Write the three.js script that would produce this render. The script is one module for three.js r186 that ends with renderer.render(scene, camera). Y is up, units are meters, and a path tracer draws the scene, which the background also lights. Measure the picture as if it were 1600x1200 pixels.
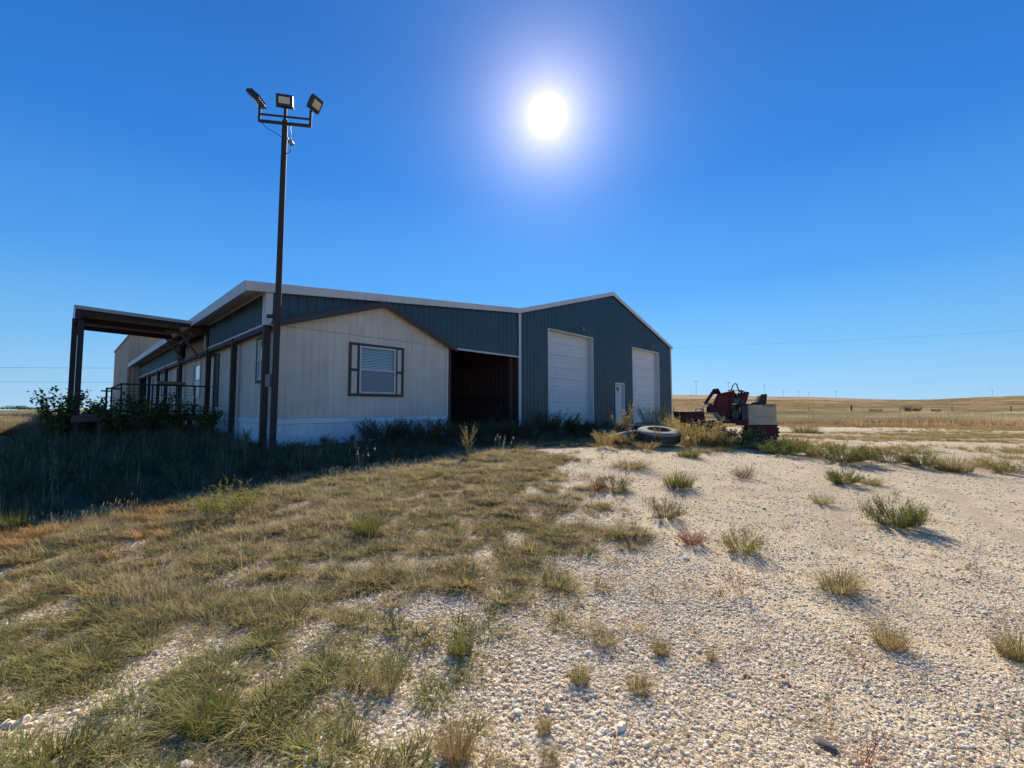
import * as THREE from 'three';
import { mergeGeometries } from 'three/addons/utils/BufferGeometryUtils.js';
import { RoundedBoxGeometry } from 'three/addons/geometries/RoundedBoxGeometry.js';

// ---------------------------------------------------------------- camera, sky, sun, exposure
const scene = new THREE.Scene();
const EYE = 1.55, F = 666, PITCH = Math.atan(38.5 / 666);
const camera = new THREE.PerspectiveCamera(2 * Math.atan(600 / F) * 180 / Math.PI, 4 / 3, 0.1, 6000);
camera.position.set(0, EYE, 0);
camera.rotation.x = PITCH;
const renderer = new THREE.WebGLRenderer();
renderer.toneMapping = THREE.LinearToneMapping;
renderer.toneMappingExposure = 1.42;
renderer.shadowMap.enabled = true;

const SUN_AZ = THREE.MathUtils.degToRad(4.9), SUN_EL = THREE.MathUtils.degToRad(35.4);
const sunDir = new THREE.Vector3(Math.sin(SUN_AZ) * Math.cos(SUN_EL), Math.sin(SUN_EL), -Math.cos(SUN_AZ) * Math.cos(SUN_EL));
function skyTexture() {
  const W = 2048, H = 1024, data = new Float32Array(W * H * 4);
  // elevation in degrees -> clear autumn sky colour (linear)
  const T = [[0, .38, .61, .80], [2, .32, .57, .82], [7, .185, .475, .82], [15, .078, .315, .76], [27, .026, .185, .60], [40, .016, .125, .45], [60, .012, .095, .36], [90, .010, .08, .30]];
  for (let r = 0; r < H; r++) {
    const up = ((r + .5) / H - .5) * Math.PI, e = Math.max(0, up * 180 / Math.PI);
    let k = 0; while (k < T.length - 2 && e > T[k + 1][0]) k++;
    let t = Math.min(1, (e - T[k][0]) / (T[k + 1][0] - T[k][0]));
    const base = [1, 2, 3].map((c) => T[k][c] + (T[k + 1][c] - T[k][c]) * t);
    for (let q = 0; q < W; q++) {
      const a = ((q + .5) / W - .5) * 2 * Math.PI, cu = Math.cos(up);
      const c = Math.cos(a) * cu * sunDir.x + Math.sin(up) * sunDir.y + Math.sin(a) * cu * sunDir.z;
      const th = Math.acos(Math.min(1, Math.max(-1, c))) * 180 / Math.PI;
      const ray = .69 + .25 * c * c; // clear air scatters least at right angles to the sun
      const wide = Math.exp(-th / 18), mid = Math.exp(-th / 3.5), core = Math.exp(-((th / .95) ** 2));
      const o = (r * W + q) * 4;
      data[o] = base[0] * ray + .045 * wide + 1.12 * mid + 9 * core;
      data[o + 1] = base[1] * ray + .075 * wide + .9 * mid + 8.6 * core;
      data[o + 2] = base[2] * ray + .10 * wide + .88 * mid + 8.0 * core;
      data[o + 3] = 1;
    }
  }
  const tx = new THREE.DataTexture(data, W, H, THREE.RGBAFormat, THREE.FloatType);
  tx.mapping = THREE.EquirectangularReflectionMapping;
  tx.magFilter = THREE.LinearFilter; tx.minFilter = THREE.LinearFilter; tx.wrapS = THREE.RepeatWrapping;
  tx.needsUpdate = true;
  return tx;
}
const sky = skyTexture();
scene.background = sky; scene.environment = sky;

const sun = new THREE.DirectionalLight(new THREE.Color().setRGB(1, .90, .74), 5);
sun.position.copy(sunDir).multiplyScalar(80); sun.position.add(new THREE.Vector3(0, 0, -12));
sun.target.position.set(0, 0, -12);
sun.castShadow = true; sun.shadow.radius = 1; sun.shadow.mapSize.set(4096, 4096);
Object.assign(sun.shadow.camera, { left: -40, right: 40, top: 40, bottom: -40, near: 1, far: 200 });
sun.name = 'sun'; scene.add(sun, sun.target);

// ---------------------------------------------------------------- helpers
function rng(seed) { let s = seed >>> 0; return () => { s = (s + 0x6d2b79f5) | 0; let t = Math.imul(s ^ (s >>> 15), 1 | s); t = (t + Math.imul(t ^ (t >>> 7), 61 | t)) ^ t; return ((t ^ (t >>> 14)) >>> 0) / 4294967296; }; }
const hash = (x, y) => { let h = Math.imul(x | 0, 374761393) + Math.imul(y | 0, 668265263); h = Math.imul(h ^ (h >>> 13), 1274126177); return ((h ^ (h >>> 16)) >>> 0) / 4294967296; };
function vnoise(x, y) { const ix = Math.floor(x), iy = Math.floor(y); let u = x - ix, v = y - iy; u = u * u * (3 - 2 * u); v = v * v * (3 - 2 * v); const L = (a, b, t) => a + (b - a) * t; return L(L(hash(ix, iy), hash(ix + 1, iy), u), L(hash(ix, iy + 1), hash(ix + 1, iy + 1), u), v); }
const fbm = (x, y, n = 4) => { let s = 0, a = .5, t = 0; for (let i = 0; i < n; i++) { s += a * vnoise(x, y); t += a; x = x * 2.03 + 17.1; y = y * 2.03 + 5.7; a *= .5; } return s / t; };
const sstep = (a, b, x) => { const t = Math.min(1, Math.max(0, (x - a) / (b - a))); return t * t * (3 - 2 * t); };
const lerp = (a, b, t) => a + (b - a) * t;
const RGB = (r, g, b) => new THREE.Color().setRGB(r, g, b);
const names = new Map();
function numbered(n) { const k = names.get(n) || 0; names.set(n, k + 1); return k ? n + '_' + String(k).padStart(3, '0') : n; }
function shade(o) { o.castShadow = true; o.receiveShadow = true; return o; }
function tag(o, label, category, group) { o.userData.label = label; o.userData.category = category; if (group) o.userData.group = group; return o; }
function mat(r, g, b, rough = .8, more = {}) { return new THREE.MeshStandardMaterial({ color: RGB(r, g, b), roughness: rough, ...more }); }
function merge(list) { return list.length === 1 ? list[0] : mergeGeometries(list.map((g) => g.index ? g.toNonIndexed() : g)); }
function box(x0, x1, y0, y1, z0, z1, r = 0) {
  const w = Math.abs(x1 - x0), h = Math.abs(y1 - y0), d = Math.abs(z1 - z0);
  const g = r > 0 ? new RoundedBoxGeometry(w, h, d, 1, Math.min(r, w / 2.01, h / 2.01, d / 2.01)) : new THREE.BoxGeometry(w, h, d);
  g.translate((x0 + x1) / 2, (y0 + y1) / 2, (z0 + z1) / 2); return g;
}
function rod(p, q, r0, r1 = r0, n = 10) {
  const a = new THREE.Vector3(...p), b = new THREE.Vector3(...q), d = b.clone().sub(a), L = d.length();
  const g = new THREE.CylinderGeometry(r1, r0, L, n); g.translate(0, L / 2, 0);
  g.applyQuaternion(new THREE.Quaternion().setFromUnitVectors(new THREE.Vector3(0, 1, 0), d.normalize())); g.translate(a.x, a.y, a.z); return g;
}
function bar(p, q, w, h) { // rectangular bar from p to q
  const a = new THREE.Vector3(...p), b = new THREE.Vector3(...q), L = a.distanceTo(b);
  const g = new THREE.BoxGeometry(w, h, L); const m = new THREE.Matrix4().lookAt(b, a, Math.abs(b.y - a.y) / L > .98 ? new THREE.Vector3(1, 0, 0) : new THREE.Vector3(0, 1, 0));
  g.applyMatrix4(m); g.translate((a.x + b.x) / 2, (a.y + b.y) / 2, (a.z + b.z) / 2); return g;
}
function tubeGeo(pts, r, n = 24, m = 6) { return new THREE.TubeGeometry(new THREE.CatmullRomCurve3(pts.map((p) => new THREE.Vector3(...p))), n, r, m); }
function prism(poly, z0, z1, bevel = 0) { // polygon in x,y extruded in z
  const s = new THREE.Shape(poly.map((p) => new THREE.Vector2(p[0], p[1])));
  const g = new THREE.ExtrudeGeometry(s, { depth: z1 - z0 - 2 * bevel, bevelEnabled: bevel > 0, bevelSize: bevel, bevelThickness: bevel, bevelOffset: -bevel, bevelSegments: 1 }); g.translate(0, 0, z0 + bevel); return g;
}

// ---------------------------------------------------------------- terrain
const SKYLINE = [[-400, 640], [0, 640], [60, 639], [300, 637], [700, 628], [1040, 617], [1120, 617.5], [1200, 620], [1260, 620], [1310, 622], [1370, 624], [1450, 624], [1540, 620.5], [1600, 619], [1900, 617], [2600, 620]];
function skylineAt(px) { let i = 0; while (i < SKYLINE.length - 2 && px > SKYLINE[i + 1][0]) i++; const [a, b] = [SKYLINE[i], SKYLINE[i + 1]]; return lerp(a[1], b[1], Math.min(1, Math.max(0, (px - a[0]) / (b[0] - a[0])))); }
function ground(x, z) { // z is world z, forward is negative
  const f = -z, R = Math.hypot(x, z);
  let h = .7 * sstep(0, 15, f) * (1 - .3 * sstep(3, 14, x) * (1 - sstep(30, 70, R)));
  h += (fbm(x * .35 + 40, z * .35) - .5) * .09 * (1 - sstep(40, 90, R)) + (fbm(x * 1.7, z * 1.7 + 9, 3) - .5) * .05 * (1 - sstep(20, 50, R));
  if (R > 70) { // low rolling prairie
    const a = Math.atan2(x, f), px = 800 + F * Math.tan(Math.max(-1.2, Math.min(1.2, a)));
    const crest = (638.5 - skylineAt(px)) / F * 520 * Math.cos(Math.max(-1.2, Math.min(1.2, a)));
    h += crest * sstep(70, 520, R) + (fbm(x * .012, z * .012) - .5) * 2.2 * sstep(90, 260, R) * (1 - sstep(380, 520, R)) - 14 * sstep(560, 1600, R);
  }
  return h;
}
function spot(px, py, lift = 0) { // ground point under a photo position
  const cx = (px - 800) / F, cy = -(py - 600) / F, s = Math.sin(PITCH), c = Math.cos(PITCH);
  const d = [cx, cy * c + s, cy * s - c];
  let t = .5; for (let i = 0; i < 6000; i++) { const y = EYE + d[1] * t; if (y <= ground(d[0] * t, d[2] * t) + lift) break; t *= 1.0015; }
  return [d[0] * t, ground(d[0] * t, d[2] * t), d[2] * t];
}
const border = (f) => f < 3.7 ? lerp(-1.25, .2, (f - 1.4) / 2.3) : f < 5.6 ? lerp(.2, .8, (f - 3.7) / 1.9) : lerp(.8, .5, Math.min(1, (f - 5.6) / 3));
// building frame: x along the front walls, y up, z towards the viewer, origin at the left front corner
const YAW = THREE.MathUtils.degToRad(46.32), CO = Math.cos(YAW), SI = Math.sin(YAW), BX = -6.03, BZ = -10.39;
const toWorld = (x, y, z) => [BX + x * CO + z * SI, y, BZ - x * SI + z * CO];
const toLocal = (X, Z) => { const dx = X - BX, dz = Z - BZ; return [dx * CO - dz * SI, dx * SI + dz * CO]; };
function cover(x, z) { // how grassy the near ground is, 0..1
  const f = -z, b = border(f) - x, n = fbm(x * 1.1 + 3, z * 1.1, 3) - .5, n2 = fbm(x * 3.1 + 13, z * 3.1 + 5, 2) - .5;
  let c = sstep(-.7, .75, b + n * 3.0 + n2 * 1.2);
  return c * (.30 + .70 * sstep(.40, .58, fbm(x * 1.9, z * 1.9 + 31, 3)));
}
function fieldness(x, z) { // 1 in the open prairie, 0 on the gravel pad
  const f = -z, n = fbm(x * .12, z * .3 + 7, 3) - .5;
  let v = sstep(25, 32, f + x * .12 + n * 7);
  if (x < -4) v = Math.max(v, sstep(-9, -16, x + (f - 16) * .2 + n * 3));
  return v;
}
const toneGravel = [.67, .575, .43], toneThatch = [.34, .27, .155], toneYardShade = [.12, .105, .07], toneField = [.25, .155, .075];
const SX = Math.sin(SUN_AZ), SZ = -Math.cos(SUN_AZ), SLX = SX * CO - SZ * SI, SLZ = SX * SI + SZ * CO, STAN = Math.tan(SUN_EL);
const eaveAt = (x) => x < -.5 ? -9 : x < 9.14 ? 4.6 + x * .1028 : x < 16.36 ? lerp(5.55, 7.68, (x - 9.14) / 7.22) : x < 23.6 ? lerp(7.68, 5.55, (x - 16.36) / 7.19) : -9;
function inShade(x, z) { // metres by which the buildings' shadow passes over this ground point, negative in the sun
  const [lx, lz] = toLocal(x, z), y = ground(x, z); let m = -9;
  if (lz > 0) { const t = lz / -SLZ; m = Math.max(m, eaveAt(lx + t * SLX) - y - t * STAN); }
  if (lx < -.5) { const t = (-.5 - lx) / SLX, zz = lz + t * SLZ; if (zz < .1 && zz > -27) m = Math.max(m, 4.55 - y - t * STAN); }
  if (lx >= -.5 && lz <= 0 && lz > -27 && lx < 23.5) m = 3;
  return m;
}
function yardShade(x, z) { const [lx] = toLocal(x, z); return sstep(.05, .4, inShade(x, z) + (fbm(x * 1.2, z * 1.2 + 77, 2) - .5) * .3) * sstep(20, 15, lx); }  // yard soil mask cut to the buildings' shadow, painting that shade into the ground
function wheelTrack(x, f) { const c = 2.1 + .62 * (f - 2) + .12 * Math.sin(f * .7), n = (fbm(x * 1.4, f * .8 + 3, 3) - .5) * .5; return Math.max(sstep(.26, .08, Math.abs(x - c + n)), sstep(.26, .08, Math.abs(x - c - 1.75 + n))) * sstep(.3, .55, fbm(x * .5 + 5, f * .35, 3)); }
function groundTone(x, z) {
  const R = Math.hypot(x, z), c = R < 22 ? cover(x, z) : 0, fld = fieldness(x, z), y = R < 45 ? yardShade(x, z) : 0;
  const k = .80 + .34 * fbm(x * .5, z * .5, 4) + .10 * (fbm(x * .9 + z * .2, z * .16 + 31, 3) - .5);
  const wt = R < 20 ? wheelTrack(x, -z) : 0;
  let col = toneGravel.map((v, i) => lerp(v * k * (1 - .15 * wt), toneThatch[i] * k, c * .55));
  if (x > 2 && -z > 8) { const s = sstep(.5, .66, fbm(x * .13 + 9, z * .55, 3)); col = col.map((v, i) => lerp(v, [.33, .26, .15][i], s * .6)); }
  col = col.map((v, i) => lerp(v, toneYardShade[i] * k, y));
  const band = fbm(x * .006 + 3, z * .035, 4), bit = fbm(x * .15, z * .25, 3), green = sstep(.52, .66, fbm(x * .01 + 50, z * .03 + 8, 3)) * (x < 0 ? 1 : .45);
  let fc = toneField.map((v, i) => v * (.45 + 1.1 * band) * (.7 + .6 * bit) * [1, .98, .92][i]);
  fc = fc.map((v, i) => lerp(v, [.17, .17, .07][i], green * .7));
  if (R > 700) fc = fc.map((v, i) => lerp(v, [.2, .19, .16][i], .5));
  // two wheel tracks of the ranch road at the edge of the pad
  if (x > 4) { const d = Math.abs(-z - 33 - x * .05); const tr = sstep(1.6, .5, Math.abs(d - 1.4)); fc = fc.map((v, i) => lerp(v, toneGravel[i] * .9, tr * .8)); }
  return col.map((v, i) => lerp(v, fc[i], fld));
}
// gravel: a tile of crushed stone, every stone with its own tone and height
function gravelTextures() {
  const N = 1024, cells = 52, rand = rng(11), P = [];
  for (let j = 0; j < cells; j++) for (let i = 0; i < cells; i++) P.push([(i + .08 + .84 * rand()) / cells, (j + .08 + .84 * rand()) / cells, rand(), rand(), .55 + .9 * rand() ** 2]);
  const col = new Uint8Array(N * N * 4), hgt = new Uint8Array(N * N * 4);
  const wrapN = (x, y, p) => { const ix = Math.floor(x), iy = Math.floor(y); let u = x - ix, v = y - iy; u = u * u * (3 - 2 * u); v = v * v * (3 - 2 * v); const m = (a) => ((a % p) + p) % p; return lerp(lerp(hash(m(ix), m(iy)), hash(m(ix + 1), m(iy)), u), lerp(hash(m(ix), m(iy + 1)), hash(m(ix + 1), m(iy + 1)), u), v); };
  for (let y = 0; y < N; y++) for (let x = 0; x < N; x++) {
    const u = x / N, v = y / N, ci = Math.floor(u * cells), cj = Math.floor(v * cells);
    let f1 = 9, f2 = 9, best = null;
    for (let dj = -1; dj <= 1; dj++) for (let di = -1; di <= 1; di++) {
      const i = (ci + di + cells) % cells, j = (cj + dj + cells) % cells, p = P[j * cells + i];
      let dx = Math.abs(p[0] - u), dy = Math.abs(p[1] - v); if (dx > .5) dx = 1 - dx; if (dy > .5) dy = 1 - dy;
      const d = Math.hypot(dx, dy) * cells / p[4] ** .5; if (d < f1) { f2 = f1; f1 = d; best = p; } else if (d < f2) f2 = d;
    }
    const fine = wrapN(u * 256, v * 256, 256), mid = wrapN(u * 64 + 3, v * 64, 64), big = wrapN(u * 8, v * 8, 8);
    const stone = sstep(.04, .2, f2 - f1) * (best[2] > .22 ? 1 : .25);
    const h = stone * (.35 + .65 * (1 - f1) * best[4] / 1.4) + .12 * fine;
    const t = best[3], tone = t < .5 ? [1, .97, .9] : t < .75 ? [.88, .78, .64] : t < .9 ? [.72, .68, .62] : [.95, .82, .66];
    const dirt = [.72, .64, .52], g = (.8 + .3 * fine) * (.9 + .2 * big);
    for (let c = 0; c < 3; c++) { const lin = lerp(dirt[c] * (.85 + .3 * mid), tone[c] * (.75 + .35 * best[2]), stone) * g; col[(y * N + x) * 4 + c] = Math.round(255 * Math.min(1, lin) ** (1 / 2.2)); hgt[(y * N + x) * 4 + c] = Math.round(255 * Math.min(1, h)); }
    col[(y * N + x) * 4 + 3] = hgt[(y * N + x) * 4 + 3] = 255;
  }
  const mk = (d, srgb) => { const t = new THREE.DataTexture(d, N, N); t.wrapS = t.wrapT = THREE.RepeatWrapping; t.magFilter = THREE.LinearFilter; t.minFilter = THREE.LinearMipmapLinearFilter; if (srgb) t.colorSpace = THREE.SRGBColorSpace; t.repeat.set(1 / 1.05, 1 / 1.05); t.needsUpdate = true; return t; };
  return [mk(col, true), mk(hgt, false)];
}
const [gravelMap, gravelBump] = gravelTextures();
{
  const rings = [], pos = [], colr = [], uv = [], idx = [], A = 640;
  for (let r = .35; r < 3600; r *= 1.033) rings.push(r);
  for (const r of rings) for (let i = 0; i <= A; i++) {
    const a = i / A * Math.PI * 2, x = r * Math.sin(a), z = -r * Math.cos(a);
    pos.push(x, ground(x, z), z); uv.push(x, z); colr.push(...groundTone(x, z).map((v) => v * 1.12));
  }
  const S = A + 1;
  for (let k = 0; k < rings.length - 1; k++) for (let i = 0; i < A; i++) { const p = k * S + i; idx.push(p, p + 1, p + S, p + 1, p + S + 1, p + S); }
  const c0 = pos.length / 3; pos.push(0, ground(0, 0), 0); uv.push(0, 0); colr.push(.62, .525, .375);
  for (let i = 0; i < A; i++) idx.push(c0, i + 1, i);
  const g = new THREE.BufferGeometry();
  g.setAttribute('position', new THREE.Float32BufferAttribute(pos, 3)); g.setAttribute('uv', new THREE.Float32BufferAttribute(uv, 2)); g.setAttribute('color', new THREE.Float32BufferAttribute(colr, 3));
  g.setIndex(idx); g.computeVertexNormals();
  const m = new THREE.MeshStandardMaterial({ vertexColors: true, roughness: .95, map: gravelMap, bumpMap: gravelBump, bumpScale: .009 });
  const o = shade(new THREE.Mesh(g, m)); o.name = 'ground'; o.userData.kind = 'structure'; scene.add(o);
}

// ---------------------------------------------------------------- materials
function streaks(seed, lo = .86, hi = 1.05, sx = 60, sy = 3) { // weathering: faint vertical streaks and grime, uv in metres / 4
  const N = 512, d = new Uint8Array(N * N * 4);
  for (let y = 0; y < N; y++) for (let x = 0; x < N; x++) {
    const n = .5 * fbm(x / N * sx + seed, y / N * sy + seed, 3) + .5 * fbm(x / N * 9 + seed * 3, y / N * 9, 4), v = Math.min(1, lerp(lo, hi, n) * .95);
    const k = (y * N + x) * 4; d[k] = d[k + 1] = d[k + 2] = Math.round(255 * v ** (1 / 2.2)); d[k + 3] = 255;
  }
  const t = new THREE.DataTexture(d, N, N); t.colorSpace = THREE.SRGBColorSpace; t.wrapS = t.wrapT = THREE.RepeatWrapping; t.magFilter = THREE.LinearFilter; t.repeat.set(.25, .25); t.needsUpdate = true; return t;
}
const wearA = streaks(3, .72, 1.08), wearB = streaks(8, .6, 1.12, 30, 4), wearC = streaks(5, .45, 1.2, 22, 22);
const M = {
  siding: mat(.73, .64, .52, .75, { map: wearA }), sidingBrown: mat(.40, .32, .24, .8, { map: wearA }),
  skirt: mat(.80, .83, .86, .6, { map: wearA }), brown: mat(.06, .046, .04, .6, { map: wearB }),
  green: mat(.036, .068, .082, .33, { map: wearA, metalness: .15 }), white: mat(.68, .66, .62, .5, { map: wearA }),
  door: mat(.74, .73, .70, .55, { map: wearA }), steel: mat(.036, .022, .019, .65, { map: wearC }), rust: mat(.075, .03, .025, .7, { map: wearB }),
  zinc: mat(.42, .41, .39, .5, { metalness: .15, map: wearA }), tan: mat(.64, .47, .31, .75, { map: wearA }),
  wood: mat(.16, .125, .095, .85, { map: wearB }), dark: mat(.02, .02, .022, .6), blind: mat(.74, .75, .74, .6), screen: mat(.15, .19, .22, .3), interior: mat(.14, .13, .12, .9),
  glass: new THREE.MeshPhysicalMaterial({ color: RGB(.93, .96, .96), roughness: .02, transmission: 1, thickness: 0, ior: 1.5 }),
  rubber: mat(.035, .034, .033, .82, { map: wearC }), red: mat(.135, .010, .017, .8, { map: wearC }), redDark: mat(.085, .010, .016, .8, { map: wearC }), black: mat(.022, .02, .022, .5), lens: mat(.55, .5, .3, .25), ply: mat(.60, .46, .31, .8, { map: wearB }), grey: mat(.24, .235, .23, .5, { map: wearB }), seat: mat(.032, .022, .02, .7),
};

// ---------------------------------------------------------------- building helpers (building frame)
const bases = new Map();
function thing(name, at, label, category, group) {
  const o = new THREE.Group(); o.name = numbered(name); o.position.set(...toWorld(...at)); o.rotation.y = YAW; bases.set(o, at);
  tag(o, label, category, group); scene.add(o); return o;
}
function part(name, geo, material, parent) {
  const g = Array.isArray(geo) ? merge(geo) : geo; let r = parent; while (r.parent && !bases.has(r)) r = r.parent;
  const b = bases.get(r); g.translate(-b[0], -b[1], -b[2]); g.computeVertexNormals && !g.attributes.normal && g.computeVertexNormals();
  const o = shade(new THREE.Mesh(g, material)); o.name = name; parent.add(o); return o;
}
const ribD = (x) => { const p = ((x % .2286) + .2286) % .2286; return p < .025 ? p / .025 * .03 : p < .05 ? .03 : p < .075 ? .03 * (1 - (p - .05) / .025) : (p > .125 && p < .137) || (p > .165 && p < .177) ? .006 : 0; };
const ribX = [0, .025, .05, .075, .12, .126, .136, .142, .16, .166, .176, .182];
const grooveX = [.0, .004, .013, .017];
const grooveD = (x) => { const p = ((x % .2032) + .2032) % .2032; return p > .0035 && p < .0135 ? -.007 : 0; };
// a folded sheet between u0 and u1 (u along the wall), bottom and top as functions of u, facing z+ (or, with side, x-)
function sheet(u0, u1, yb, yt, plane, kind = 'rib', side = false) {
  const step = kind === 'rib' ? .2286 : .2032, offs = kind === 'rib' ? ribX : grooveX, D = kind === 'rib' ? ribD : grooveD;
  let us = [u0, u1]; for (let k = Math.floor(u0 / step) - 1; k * step < u1; k++) for (const o of offs) { const u = k * step + o; if (u > u0 + .002 && u < u1 - .002) us.push(u); }
  us.sort((a, b) => a - b);
  const pos = [], uv = [], idx = [];
  us.forEach((u, i) => { const d = plane + D(u); for (const y of [yb(u), yt(u)]) { side ? pos.push(-d, y, -u) : pos.push(u, y, d); uv.push(u, y); } if (i) { const p = i * 2; idx.push(p - 2, p, p - 1, p, p + 1, p - 1); } });
  if (side) for (let i = 0; i < idx.length; i += 3) [idx[i], idx[i + 1]] = [idx[i + 1], idx[i]];
  const g = new THREE.BufferGeometry(); g.setAttribute('position', new THREE.Float32BufferAttribute(pos, 3)); g.setAttribute('uv', new THREE.Float32BufferAttribute(uv, 2)); g.setIndex(idx);
  const f = g.toNonIndexed(); f.computeVertexNormals(); return f;
}
const variants = new Map();
function variant(m, k) { // sheets of one wall are never quite the same tone
  if (!variants.has(m)) variants.set(m, [1, .955, 1.04, .98].map((f) => { const c = m.clone(); c.color.multiplyScalar(f); c.roughness = m.roughness + (f - 1) * .8; return c; }));
  return variants.get(m)[Math.floor(hash(k, 7) * 4)];
}
// split a wall into panels; openings is a list of [u0, u1, yBottom, yTop]
function panels(name, parent, material, u0, u1, width, yb, yt, plane, kind, side, openings = []) {
  const cuts = new Set([u0, u1]); for (let u = u0 + width; u < u1 - .05; u += width) cuts.add(u);
  for (const o of openings) { cuts.add(o[0]); cuts.add(o[1]); }
  const c = [...cuts].filter((u) => u >= u0 && u <= u1).sort((a, b) => a - b);
  for (let i = 0; i < c.length - 1; i++) {
    const m = (c[i] + c[i + 1]) / 2, op = openings.find((o) => m > o[0] && m < o[1]), jog = (i % 2) * .0012;
    if (!op) { part(name, sheet(c[i], c[i + 1], yb, yt, plane + jog, kind, side), variant(material, i + Math.round(plane * 10)), parent); continue; }
    if (op[2] > yb(m) + .02) part(name, sheet(c[i], c[i + 1], yb, () => op[2], plane + jog, kind, side), variant(material, i + Math.round(plane * 10)), parent);
    if (op[3] < yt(m) - .02) part(name, sheet(c[i], c[i + 1], () => op[3], yt, plane + jog, kind, side), variant(material, i + Math.round(plane * 10)), parent);
  }
}
const BASE = .45; // bottom of the buildings, in the ground

// ---------------------------------------------------------------- the metal shop with its lean-to roof
const shop = thing('metal_shop', [9.14, BASE, 0], 'dark green ribbed metal shop with white trim, tall white doors and a long lean-to roof', 'workshop');
{
  const W0 = 9.14, W1 = 23.55, PK = 16.36, EH = 5.5, PH = 7.62, DEEP = 27;
  const roofY = (x) => x < W0 ? 4.56 + (x) * .1028 : x < PK ? lerp(EH, PH, (x - W0) / (PK - W0)) : lerp(PH, EH, (x - PK) / (W1 - PK));
  const doors = [[10.96, 14.47, 5.02], [18.45, 21.81, 4.98]];
  const openings = [...doors.map((d) => [d[0], d[1], BASE, d[2]]), [16.55, 17.5, BASE, 2.9]];
  // front walls
  panels('wall_panel', shop, M.green, W0, PK, .9144, () => BASE, (x) => roofY(x) - .02, 0, 'rib', false, openings);
  panels('wall_panel', shop, M.green, PK, W1, .9144, () => BASE, (x) => roofY(x) - .02, 0, 'rib', false, openings);
  panels('wall_panel', shop, M.green, .05, W0, .9144, () => 3.64, (x) => roofY(x) - .02, 0, 'rib', false);
  // right wall, back wall and the wall between shop and bay
  part('wall', [box(W1 - .04, W1, BASE, EH, -DEEP, -.02)], M.green, shop);
  part('back_wall', [box(.1, W1 - .05, BASE, 4.5, -DEEP - .06, -DEEP)], M.green, shop);
  panels('bay_panel', shop, M.rust, 0, 13, .9144, () => BASE, () => EH - .15, -W0 + .10, 'rib', true);
  panels('bay_panel', shop, M.rust, 5.62, 9.02, .9144, () => BASE, () => 5.0, -12.6, 'rib', false);
  part('wall', [box(9.06, 9.12, BASE, EH - .1, -DEEP, -13)], M.rust, shop);
  // steel columns and girts of the open bay
  for (const z of [-.25, -4.3, -8.6, -12.3]) part('column', box(8.78, 8.95, BASE, 5.1, z - .09, z + .09, .01), M.rust, shop);
  for (const z of [-.12, -6, -12.2]) part('column', box(5.62, 5.76, BASE, 4.7, z - .07, z + .07, .01), M.rust, shop);
  for (const y of [1.9, 3.3]) part('girt', box(8.86, 8.98, y, y + .2, -12.2, -.4), M.rust, shop);
  // roofs: ribbed sheets seen from the edge, with a little thickness
  const slab = (x0, x1, z0, z1, lift, th) => prism([[x0, roofY(x0) + lift], [x1, roofY(x1 - 1e-4) + lift], [x1, roofY(x1 - 1e-4) + lift + th], [x0, roofY(x0) + lift + th]], z0, z1);
  part('lean_to_roof', slab(-.50, W0 - .02, -DEEP, .07, .02, .035), M.zinc, shop);
  part('roof', slab(W0 - .02, PK, -DEEP, .07, .02, .035), M.zinc, shop);
  part('roof', slab(PK, W1 + .12, -DEEP, .07, .02, .035), M.zinc, shop);
  const rr = []; for (let z = -.1; z > -DEEP; z -= .2286) rr.push(box(-.505, -.44, 4.56 - .0514 + .053, 4.56 - .0514 + .085, z - .03, z + .03)); part('roof_rib', rr, M.zinc, shop);
  // white trim
  const rake = (x0, x1, h0, h1) => prism([[x0, roofY(x0) - h0], [x1, roofY(x1 - 1e-4) - h1], [x1, roofY(x1 - 1e-4) + .075], [x0, roofY(x0) + .075]], .075, .13, .006);
  part('rake_trim', rake(-.52, W0 - .03, .16, .12), M.white, shop);
  part('rake_trim', rake(W0 - .026, PK - .002, .12, .12), M.white, shop);
  part('rake_trim', rake(PK + .002, W1 + .14, .12, .1), M.white, shop);
  part('corner_trim', box(W0 - .07, W0 + .07, BASE, EH - .1, .036, .06, .006), M.white, shop);
  part('corner_trim', box(W1 - .1, W1 + .035, BASE, EH - .06, .036, .06, .006), M.white, shop);
  part('corner_trim', [box(-.06, .10, 3.60, 4.45, .036, .062, .004), box(-.064, -.04, 3.60, 4.45, -.18, .033, .004)], M.white, shop);
  part('bottom_trim', box(.101, W0 - .072, 3.585, 3.645, -.05, .05, .006), M.white, shop);
  // eave on the left: fascia, soffit, hanging green skirt wall, posts
  part('fascia', box(-.545, -.523, 4.31, 4.585, -DEEP, .12, .004), M.white, shop);
  part('soffit', prism([[-.52, 4.33], [-.04, 4.45], [-.04, 4.465], [-.52, 4.345]], -DEEP, .07), M.white, shop);
  for (const [a, b] of [[.18, 6.5], [11.95, 26.2]]) {
    panels('awning_panel', shop, M.green, a, b, .9144, () => 3.63, () => 4.45, .0, 'rib', true);
    part('bottom_trim', box(-.06, .04, 3.585, 3.64, -b, -a, .006), M.white, shop);
    part('top_trim', box(-.055, -.034, 4.40, 4.455, -b, -a), M.white, shop);
  }
  part('corner_trim', box(-.06, -.036, 3.65, 4.44, -6.62, -6.51), M.white, shop);
  for (const z of [.02, 2.9, 6.1, 11.3, 15, 17.5, 21, 25]) part('post', box(-.075, .065, BASE, 3.60 + (z === 11.3 || z === 6.1 ? .8 : 0), -z - .07, -z + .07, .008), M.steel, shop);
  part('eave_beam', box(-.045, .045, 3.47, 3.578, -26, -.12), M.steel, shop);
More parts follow.
